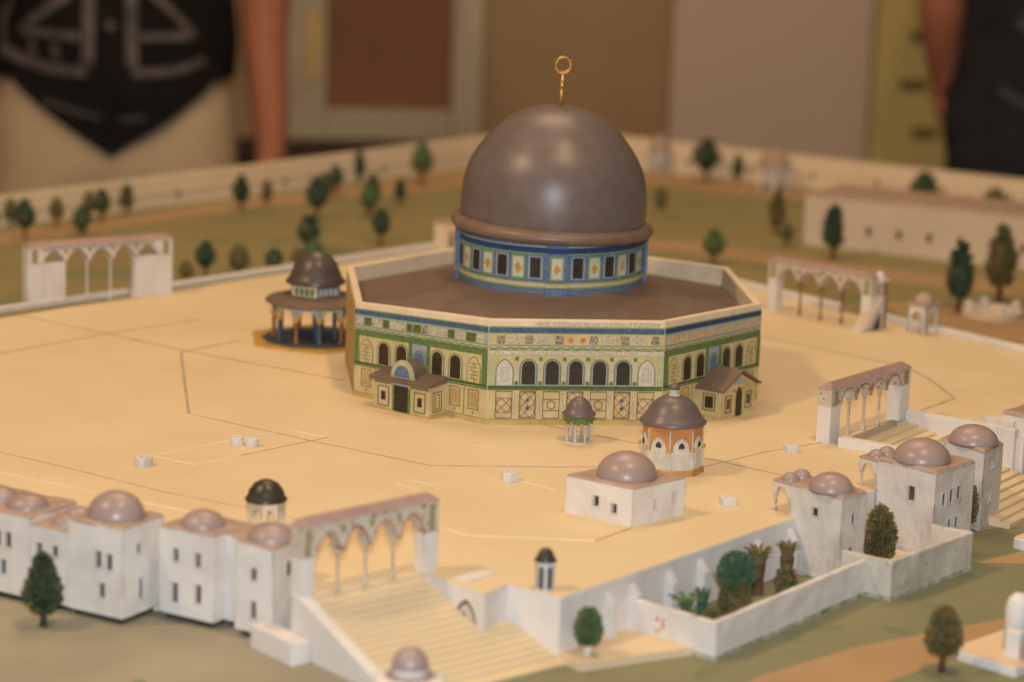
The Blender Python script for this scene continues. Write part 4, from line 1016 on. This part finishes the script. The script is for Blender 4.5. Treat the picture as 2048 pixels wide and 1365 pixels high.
FT = [(-48.9,87.7,3.1,'oval','leafbrown','brownish tree touching a darker red-trunked tree before the dim wall end'),
 (-46.8,80.2,4.2,'oval','leaf','dark tree with long red trunk above the first pier of walled-up arcade'),
 (-43.9,88.1,3.2,'oval','leafbrown','slim brownish tree against wall between red-trunked tree and round dark tree'),
 (-40.9,83.3,3.2,'round','leaf','plump dark tree close behind coping of walled-up arcade'),
 (-39.1,92.1,3.7,'oval','leaf','dark tree overlapping a brownish one before the long wall'),
 (-40.5,93.5,3.2,'oval','leafbrown','brownish tree half hidden by the dark tree overlapping it'),
 (-36.4,97.7,3.5,'spire','leafbrown','lone brown spire tree at wall foot beside the overlapping pair'),
 (-23.2,102.7,4.1,'spire','leaf','slim dark spire tree at wall foot next to a shorter brown spire'),
 (-20.1,106.1,3.0,'spire','leafbrown','short brown spire tree beside a taller dark spire at wall foot'),
 (-14.5,96.1,4.9,'oval','leaf','tall dark oval tree on bare trunk above the columned pavilion'),
 (-11.4,115.8,3.6,'oval','leaf','dark oval tree near wall leaning over a smaller plump one'),
 (-12.9,112,3.3,'round','leaf','small plump dark tree tucked beneath the dark oval near wall'),
 (-7.9,126.9,3.9,'spire','leaf','dark spire tree whose tip just overtops the long wall'),
 (-7.5,104.2,4.2,'spire','leafbrown','brown spire tree rising behind a bright green oval tree'),
 (-8.3,98.5,3.9,'oval','leafgreen','bright green oval tree in front of the brown spire tree'),
 (-8.1,79.4,3.9,'oval','leaf','dark oval tree alone on open lawn between pavilion and drum'),
 (-3.9,108.5,3.1,'spire','leaf','small dark spire tree alone on lawn below tall bright green tree'),
 (.1,125.5,5.2,'oval','leafgreen','tall bright green tree overtopping the long wall beside great dome'),
 (28.2,107.7,2.8,'round','leafbrown','brown spreading bush tree peeping out behind the great dome')]
for i, (x,y,h,sh,mm,lb) in enumerate(FT):
    far_tree(x,y,h,sh,mm,lb,'trees before the long boundary wall',wf={'oval':.82,'spire':1.0,'round':.72}[sh],rz=i)
for i, (x,y,h,sh,mm,lb) in enumerate([(-27.2,58.5,2.7,'oval','leaf','tallest dark shrub just beyond the parapet beside walled-up arcade'),(-23.8,60.7,2.1,'round','leafbrown','round brown shrub beyond parapet between two dark shrubs'),
  (-20.2,61.8,1.6,'round','leaf','low dark shrub peeping over parapet before the columned pavilion'),(-16.3,72.5,3.3,'oval','leaf','dark oval tree standing right behind the columned pavilion dome'),
  (-29.2,56.5,1.1,'round','leafbrown','lowest brown shrub at parapet nearest walled-up arcade'),(-16.0,66,1.9,'round','leafgreen','bright green bush touching the columned pavilion dome'),(-17.6,62,1.6,'round','leafbrown','small brown bush beside the columned pavilion dome')]):
    far_tree(x,y,h+.9,sh,mm,lb,'shrubs beyond the parapet',wf=.9,rz=i*1.3)
for i, (x,y,h,sh,mm,lb) in enumerate([(38.6,132.5,5.6,'oval','leaf','dark tree rising above the wall right of the pink-domed kiosk'),(42.7,131.5,3.8,'spire','leaf','slim dark tree between the two far kiosks'),
  (62.7,112,4.6,'round','leaf','round dark tree above the long building roof'),(70.7,108,3.4,'round','leafbrown','small brown tree behind the long building'),(76.6,104,4.6,'spire','leaf','dark slim tree behind the long building near its end'),
  (27.3,69.5,3.7,'oval','leafgreen','bright green tree right of the drum beyond the parapet'),(38.8,90.0,5.0,'spire','leafbrown','brown spire tree at the end of the long building'),(38.1,81.4,2.6,'oval','leafbrown','short brown tree below the brown spire tree'),
  (41.5,73.6,6.0,'spire','leaf','tall green cypress before the long building wall'),(47.1,44.3,6.9,'spire','leaf','tall cypress with bare trunk behind the square kiosk'),(53.0,49.8,7.7,'spire','leafbrown','tallest brown-green cypress beside the round basin'),
  (33.2,24.9+1.5,2.0,'round','leaf','dark bush behind the parapet left of square kiosk'),(44.4,13.5,2.6,'round','leaf','dark bush behind the parapet near the post block')]):
    far_tree(x,y,h,sh,mm,lb,'trees on the far right lawn',wf=.85 if sh == 'spire' else 1.0,rz=i*.7)

def near_tree(name, label, loc, prof, n, m, trunk=None, tm='bark', blade=.45, wid=.14, up=.5, cat='tree'):
    t = thing(name, label, cat, loc)
    if trunk: MB().tube([(0,0,-.05),(.03,.02,trunk[1]*.5),(0,0,trunk[1])], [trunk[0]*1.2,trunk[0],trunk[0]*.8], 10).build('trunk', tm, t, smooth=True)
    crown(hash(name) % 1 + len(label), prof, n, blade, wid, up).build('crown', m, t)
    return t
near_tree('tree', 'dark green bristly tree standing before the long white domed row', (-36.1,-52.0,-3.2), [(.75,.2),(1.1,.62),(1.6,.98),(2.1,1.0),(2.6,.72),(3.2,.52),(3.8,.28),(4.2,.05)], 1500, 'leaf', (.2,1.0), 'barkgreen')
near_tree('tree', 'round olive-brown tree with red-brown trunk on the path edge by paved slab', (15.5,-59.3,-3.8), [(1.0,.3),(1.2,.7),(1.8,.98),(2.4,.92),(3.0,.75),(3.5,.45),(3.85,.12)], 1400, 'leafbrown', (.2,1.2), 'bark', .32, .13)
near_tree('potted_tree', 'small green bottlebrush tree on white foot at the platform corner', (-4.9,-57.35,-3.3), [(.6,.35),(.8,.6),(1.4,.72),(2.0,.66),(2.45,.4),(2.75,.1)], 900, 'leafgreen', (.22,.8), 'white', .28, .12)
near_tree('tree', 'bushy green-brown tree growing inside the small court', (17.3,-38.2,-3.6), [(.0,.5),(.5,.85),(1.4,.95),(2.2,.9),(2.9,.6),(3.4,.3),(3.7,.05)], 1500, 'leafbrown', (.25,.5), 'bark', .4, .12)
near_tree('tree', 'narrow green-brown tree squeezed between court house and stair house', (25.75,-30.5,-3.8), [(.5,.2),(1.0,.4),(1.8,.42),(2.6,.3),(3.2,.12)], 500, 'leafbrown', (.12,.7), 'bark', .3, .1)
near_tree('tree', 'tip of a green tree at the bottom edge before the domed row', (-30.2,-66.0,-3.2), [(.1,.2),(.3,.5),(.7,.5),(1.0,.3),(1.2,.03)], 500, 'leafgreen', (.15,.5))
t = thing('topiary', 'large two-tiered topiary with teal ball over olive body in the palm garden', 'shrub', (5.2,-50.0,-3.55))
crown(21, [(0,1.0),(.6,1.05),(1.4,.92),(2.0,.8),(2.3,.95)], 1500, .2, .15, .2).build('lower_tier', 'leafbrown', t)
crown(22, [(1.9,.7),(2.3,.98),(2.8,1.12),(3.4,1.05),(3.85,.75),(4.1,.2)], 1300, .2, .16, .2).build('upper_tier', 'leafteal', t)
for i in range(9):
    a_ = 2*pi*i/9; mb = MB(); sv = Vector((-sin(a_),cos(a_),0))*.2; o_ = Vector((.75*cos(a_),.75*sin(a_),2.0)); e_ = Vector((1.45*cos(a_),1.45*sin(a_),2.75)); nn = Vector((0,0,.06))
    mb.add([o_-sv,o_+sv,e_+sv*.4,e_-sv*.4,o_-sv+nn,o_+sv+nn,e_+sv*.4+nn,e_-sv*.4+nn], [(0,1,2,3),(4,5,6,7),(0,1,5,4),(1,2,6,5),(2,3,7,6),(3,0,4,7)]); mb.build('frond', 'leafbrown', t)
near_tree('bush', 'small round olive bush in front of the right-hand palm', (9.3,-45.9,-3.55), [(0,.45),(.5,.62),(1.2,.6),(1.7,.4),(1.95,.1)], 700, 'leafbrown', None, 'bark', .22, .12, .3, 'shrub')
near_tree('bush', 'low olive bush at the foot of the topiary', (3.6,-51.3,-3.55), [(0,.5),(.4,.6),(.8,.4),(1.0,.1)], 400, 'leafbrown', None, 'bark', .25, .12, .3, 'shrub')
near_tree('bush', 'low dark bush near the garden wall corner', (2.6,-53.2,-3.55), [(0,.4),(.4,.5),(.8,.35),(1.0,.1)], 350, 'leaf', None, 'bark', .25, .12, .3, 'shrub')
def palm(label, loc, h, n, spread, ml, mt, thick=.42):
    t = thing('palm', label, 'palm', loc)
    MB().lathe([(thick*.8,-.05),(thick*.75,h*.35),(thick*.95,h*.62),(thick*.6,h*.7)], 10).build('trunk', mt, t)
    for i in range(n):
        a = 2*pi*i/n+.2; k = 1 if i % 2 else .75; mb = MB(); pts = []
        for q in range(5):
            s = q/4; r = thick*.5+spread*s*s*k; pts.append((Vector((r*cos(a), r*sin(a), h*.35+(h*.65)*(1-(1-s)**1.6)*(1 if k == 1 else 1.06) - .25*s*s*s)), .17*(1-.6*s)+.03))
        sv = Vector((-sin(a),cos(a),0))
        for (p,wv),(p2,w2) in zip(pts, pts[1:]):
            nn = Vector((cos(a),sin(a),.4))*.05
            mb.add([p-sv*wv,p+sv*wv,p2+sv*w2,p2-sv*w2,p-sv*wv+nn,p+sv*wv+nn,p2+sv*w2+nn,p2-sv*w2+nn], [(0,1,2,3),(4,5,6,7),(0,1,5,4),(1,2,6,5),(2,3,7,6),(3,0,4,7)])
        mb.build('frond', ml, t)
    return t
palm('tall brown-green palm just behind the topiary', (7.6,-45.4,-3.55), 3.2, 13, .75, 'leafbrown', 'palmbark', .5)
palm('dark palm with upright fronds close to the garden house', (9.9,-43.4,-3.55), 2.9, 12, .5, 'leafbrown', 'palmbark', .5)
palm('spiky low palm with splayed fronds at the garden end nearest stair', (2.0,-50.9,-3.55), 1.8, 8, 1.0, 'leafgreen', 'barkgreen', .3)
palm('short green cactus-like palm between spiky palm and topiary', (3.1,-50.4,-3.55), 2.1, 6, .45, 'leafteal', 'leafteal', .36)

# ------------------------------------------------------------------ background: door, boards, visitors
t = thing('door', 'brown door in wide pale frame on the dim room wall', 'door', (6,299.9,-88))
MB().box(-10.8,-.6,0,13.9,0,150).build('leaf', 'door', t)
for x0, x1 in ((-20,-10.8),(13.9,19.8)): MB().box(x0,-3.5,0,x1,0,150).build('jamb', 'frame', t, bevel=.4)
MB().box(-10.8,-2.6,66,13.9,-.5,74.5).build('rail', 'frame', t, bevel=.4); MB().box(-14.6,-4.2,80,-12.4,-3.4,94).build('lock_plate', 'gold', t)
t = thing('cupboard', 'dark low cupboard front along the wall below the door rail', 'cupboard', (10,298,-88))
MB().box(-40,-20,0,38,-5,67).build('front', 'darkskirt', t); MB().box(-40,-21,66.9,38,-4,69).build('top', 'darkskirt', t)
t = thing('display_board', 'large plain grey display board leaning against the room wall', 'board', (82.5,292,-88))
MB().box(-20,-1.5,2,20,1.5,160).build('panel', 'board', t, bevel=.4)
for x in (-17,17): MB().box(x-1.5,-6,-.2,x+1.5,6,3).build('foot', 'darkskirt', t)
t = thing('banner', 'yellow-green hanging banner with faded lines of print beside visitor', 'banner', (110.5,288,-88))
MB().box(-8.2,-.4,0,10,.4,165).build('cloth', 'banner', t)
for z, x0, x1 in ((91,-1.5,2.5),(81.5,-3,2.5),(72,0,5)): MB().box(x0,-.55,z,x1,-.38,z+2.2).build('print_line', 'print', t)
MB().box(-8.4,-.6,164,10.2,.6,166).build('rod', 'darkskirt', t)

def skin_mesh(name, joints, edges, m, parent, sub=2):
    me = bpy.data.meshes.new(name); me.from_pydata([tuple(c*S for c in j[0]) for j in joints], edges, [])
    o = bpy.data.objects.new(name, me); C.objects.link(o); o.parent = parent
    sk = o.modifiers.new('skin', 'SKIN'); sk.use_smooth_shade = True
    for i, j in enumerate(joints):
        r = j[1]; r = r if isinstance(r, tuple) else (r, r)
        me.skin_vertices[0].data[i].radius = (r[0]*S, r[1]*S)
    me.skin_vertices[0].data[0].use_root = True
    s = o.modifiers.new('smooth', 'SUBSURF'); s.levels = sub; s.render_levels = sub
    me.materials.append(M[m]); return o
def person(label, loc, rz, shirtm, legm, arms, hem, torso_w, prints, shirt_low):
    t = thing('person', label, 'person', loc, rz)
    J = [((0,0,92),(15,10)), ((0,0,106),(14,9.5)), ((0,.5,124),(16,10)), ((0,1,138),(15,9)), ((0,0,147),(5.5,5.5)), ((0,-1,153),(6,7)), ((0,-1.5,162),(7.5,9)), ((0,-.5,170),(6,7.5))]
    E_ = [(0,1),(1,2),(2,3),(3,4),(4,5),(5,6),(6,7)]
    for s in (-1,1):
        b = len(J); ar = arms[s]
        J += [((s*17,0,138),5.5), (ar[0],4.8), (ar[1],4.2), (ar[2],3.0), (ar[3],(3.6,2.2))]; E_ += [(3,b),(b,b+1),(b+1,b+2),(b+2,b+3),(b+3,b+4)]
        hx, hy, hz = ar[3]
        for q in range(5):
            off = (q-2)*1.6; k = len(J)
            J += [((hx+off*.5,hy+off,hz-(5 if q else 2)),.9), ((hx+off*.5-s*.8,hy+off*1.1-(2 if q == 0 else .6),hz-(9-abs(q-2) if q else 5)),.75)]; E_ += [(b+4,k),(k,k+1)]
        l = len(J); J += [((s*9,0,82),8.5), ((s*10.5,-1,48),6), ((s*11,1,10),4.2), ((s*11.5,-8,3),3.2), ((s*12,-14,2.5),2.4)]; E_ += [(0,l),(l,l+1),(l+1,l+2),(l+2,l+3),(l+3,l+4)]
    body = skin_mesh('body', J, E_, 'skin', t)
    hr = MB().lathe([(.01,0),(7.6,1.5),(8.8,5),(8.9,9),(7,13),(3,15.6),(.02,16)], 20, (0,.6,160)).build('hair', 'darkskirt', t, smooth=True)
    for s in (-1,1): MB().lathe([(.02,-.6),(.9,0),(.02,.6)], 8, (s*3.2,-10.0,163)).build('eye', 'darkskirt', t)
    # trousers: two legs joined at the hips
    TJ = [((0,0,102),(18.0,11.5)), ((0,0,88),(19.5,12))]; TE = [(0,1)]
    for s in (-1,1):
        l = len(TJ); TJ += [((s*11.2,-.5,75),(10.6,10.5)), ((s*11,-1,48),7.8), ((s*11.2,0,10),6.6)]; TE += [(1,l),(l,l+1),(l+1,l+2)]
    skin_mesh('trousers', TJ, TE, legm, t)
    # shirt: loft of rings with its own hem line, and sleeves
    n = 40; rings = []
    def shell(fr, a, off=0.0):
        """fr 0 hem .. 1 shoulder"""
        zb = hem(a); z = zb+(143-zb)*fr
        kz = (z-88)/55.0
        rx = torso_w*(1.0 - .05*sin(pi*min(max(kz,0),1))) ; ry = 12.2
        if z > 132: q = (z-132)/11; rx *= sqrt(max(1-q*q*.72,.05)); ry *= sqrt(max(1-q*q*.72,.05))
        wob = 1+.03*sin(3*a+z*.2)+.02*sin(7*a+z*.35)
        return ((rx+off)*cos(a)*wob, (ry+off)*sin(a)*wob, z)
    mb = MB(); frs = [i/22 for i in range(23)]
    vs = [shell(fr, 2*pi*i/n) for fr in frs for i in range(n)]
    mb.add(vs, [(k*n+i,k*n+(i+1)%n,(k+1)*n+(i+1)%n,(k+1)*n+i) for k in range(22) for i in range(n)]); mb.f.append(tuple(range(22*n,23*n)))
    sh = mb.build('shirt', shirtm, t, smooth=True)
    for s in (-1,1):
        a, b_ = Vector((s*15,0,138)), Vector(arms[s][0]); e = a+(b_-a)*.95
        MB().tube([a,(a+e)/2,e],[8.5,7.4,6.8],16).build('sleeve', shirtm, sh, smooth=True)
    for pts, wd, m in prints:                      # print lies on the cloth: (angle, height) polylines
        mb = MB()
        for (a0,z0),(a1,z1) in zip(pts, pts[1:]):
            k = max(2, int(math.hypot((a1-a0)*16, z1-z0)/2))
            prev = None
            dx, dz = (a1-a0)*16, z1-z0; l = math.hypot(dx,dz); px, pz = -dz/l*wd/2/16, dx/l*wd/2
            for i in range(k+1):
                q = i/k; aa, zz = a0+(a1-a0)*q, z0+(z1-z0)*q; row = []
                for sg in (-1,1):
                    a_, z_ = aa+sg*px, zz+sg*pz; zb = hem(a_); row.append(shell((z_-zb)/(143-zb), a_, .35))
                if prev: mb.add([prev[0],prev[1],row[1],row[0]], [(0,1,2,3)])
                prev = row
        mb.build('shirt_print', m, sh)
    return t
fr = -pi/2
hemA = lambda a: 78.5 + 11.5*min(1, abs(((a-fr+pi) % (2*pi))-pi)/.95)
armsA = {1:[(25.0,2,114),(23.2,-1,99),(24.6,-6,84),(24.8,-8,77)], -1:[(-25,2,114),(-24.6,0,99),(-24.8,-6,84),(-24.8,-8,77)]}
def W_(x): return fr + math.asin(max(-1,min(1,x/19)))
prA = [([(W_(3.2),92.5),(W_(3.2),106)],1.5,'silver'), ([(W_(-3.2),92.5),(W_(-3.2),106)],1.5,'silver'),
       ([(W_(3.2),91.6),(W_(9),91.8),(W_(14),93.4)],1.3,'silver'), ([(W_(-3.2),91.6),(W_(-9),91.8),(W_(-17),94.5)],1.6,'silver'),
       ([(W_(-4.5),104.5),(W_(-10),100.2),(W_(-14),97.5),(W_(-4.5),97.0)],1.3,'silver'), ([(W_(4.5),97),(W_(13),97.3),(W_(6),104)],1.2,'silver'),
       ([(W_(-14),104),(W_(-17),99),(W_(-16.5),95)],1.2,'silver'), ([(W_(-8),93.3),(W_(-8.2),95.6)],1.3,'silver'), ([(W_(-12),94),(W_(-12.2),96.2)],1.3,'silver'),
       ([(W_(-.6),98.6),(W_(.6),98.9)],1.3,'silver'), ([(W_(-10),86.8),(W_(-1.5),84.5)],.8,'greystripe'), ([(W_(1.5),84.4),(W_(5),84.8)],.8,'greystripe')]
person('standing person in black shirt with silver print and khaki trousers behind the wall', (-42.2,205,-88), 0, 'shirtblack', 'khaki', armsA, hemA, 19.3, prA, 78)
hemB = lambda a: 70.0
armsB = {1:[(25.5,2,114),(25,-1,99),(25,-8,86),(25,-10,79)], -1:[(-22.5,1,118),(-22.2,0,104),(-20.5,3,95),(-18.5,6,90)]}
prB = [([(W_(-14),92),(W_(-6),87.5),(W_(4),86),(W_(12),88)],1.1,'greystripe'), ([(W_(-12),103),(W_(-2),99.5),(W_(9),99)],2.2,'greystripe'), ([(W_(-9),108),(W_(0),105.5),(W_(8),106)],1.4,'greystripe')]
person('standing person in charcoal shirt with grey curved stripes beside yellow-green banner', (111.5,200,-88), 0, 'navyshirt', 'denim', armsB, hemB, 19.8, prB, 70)
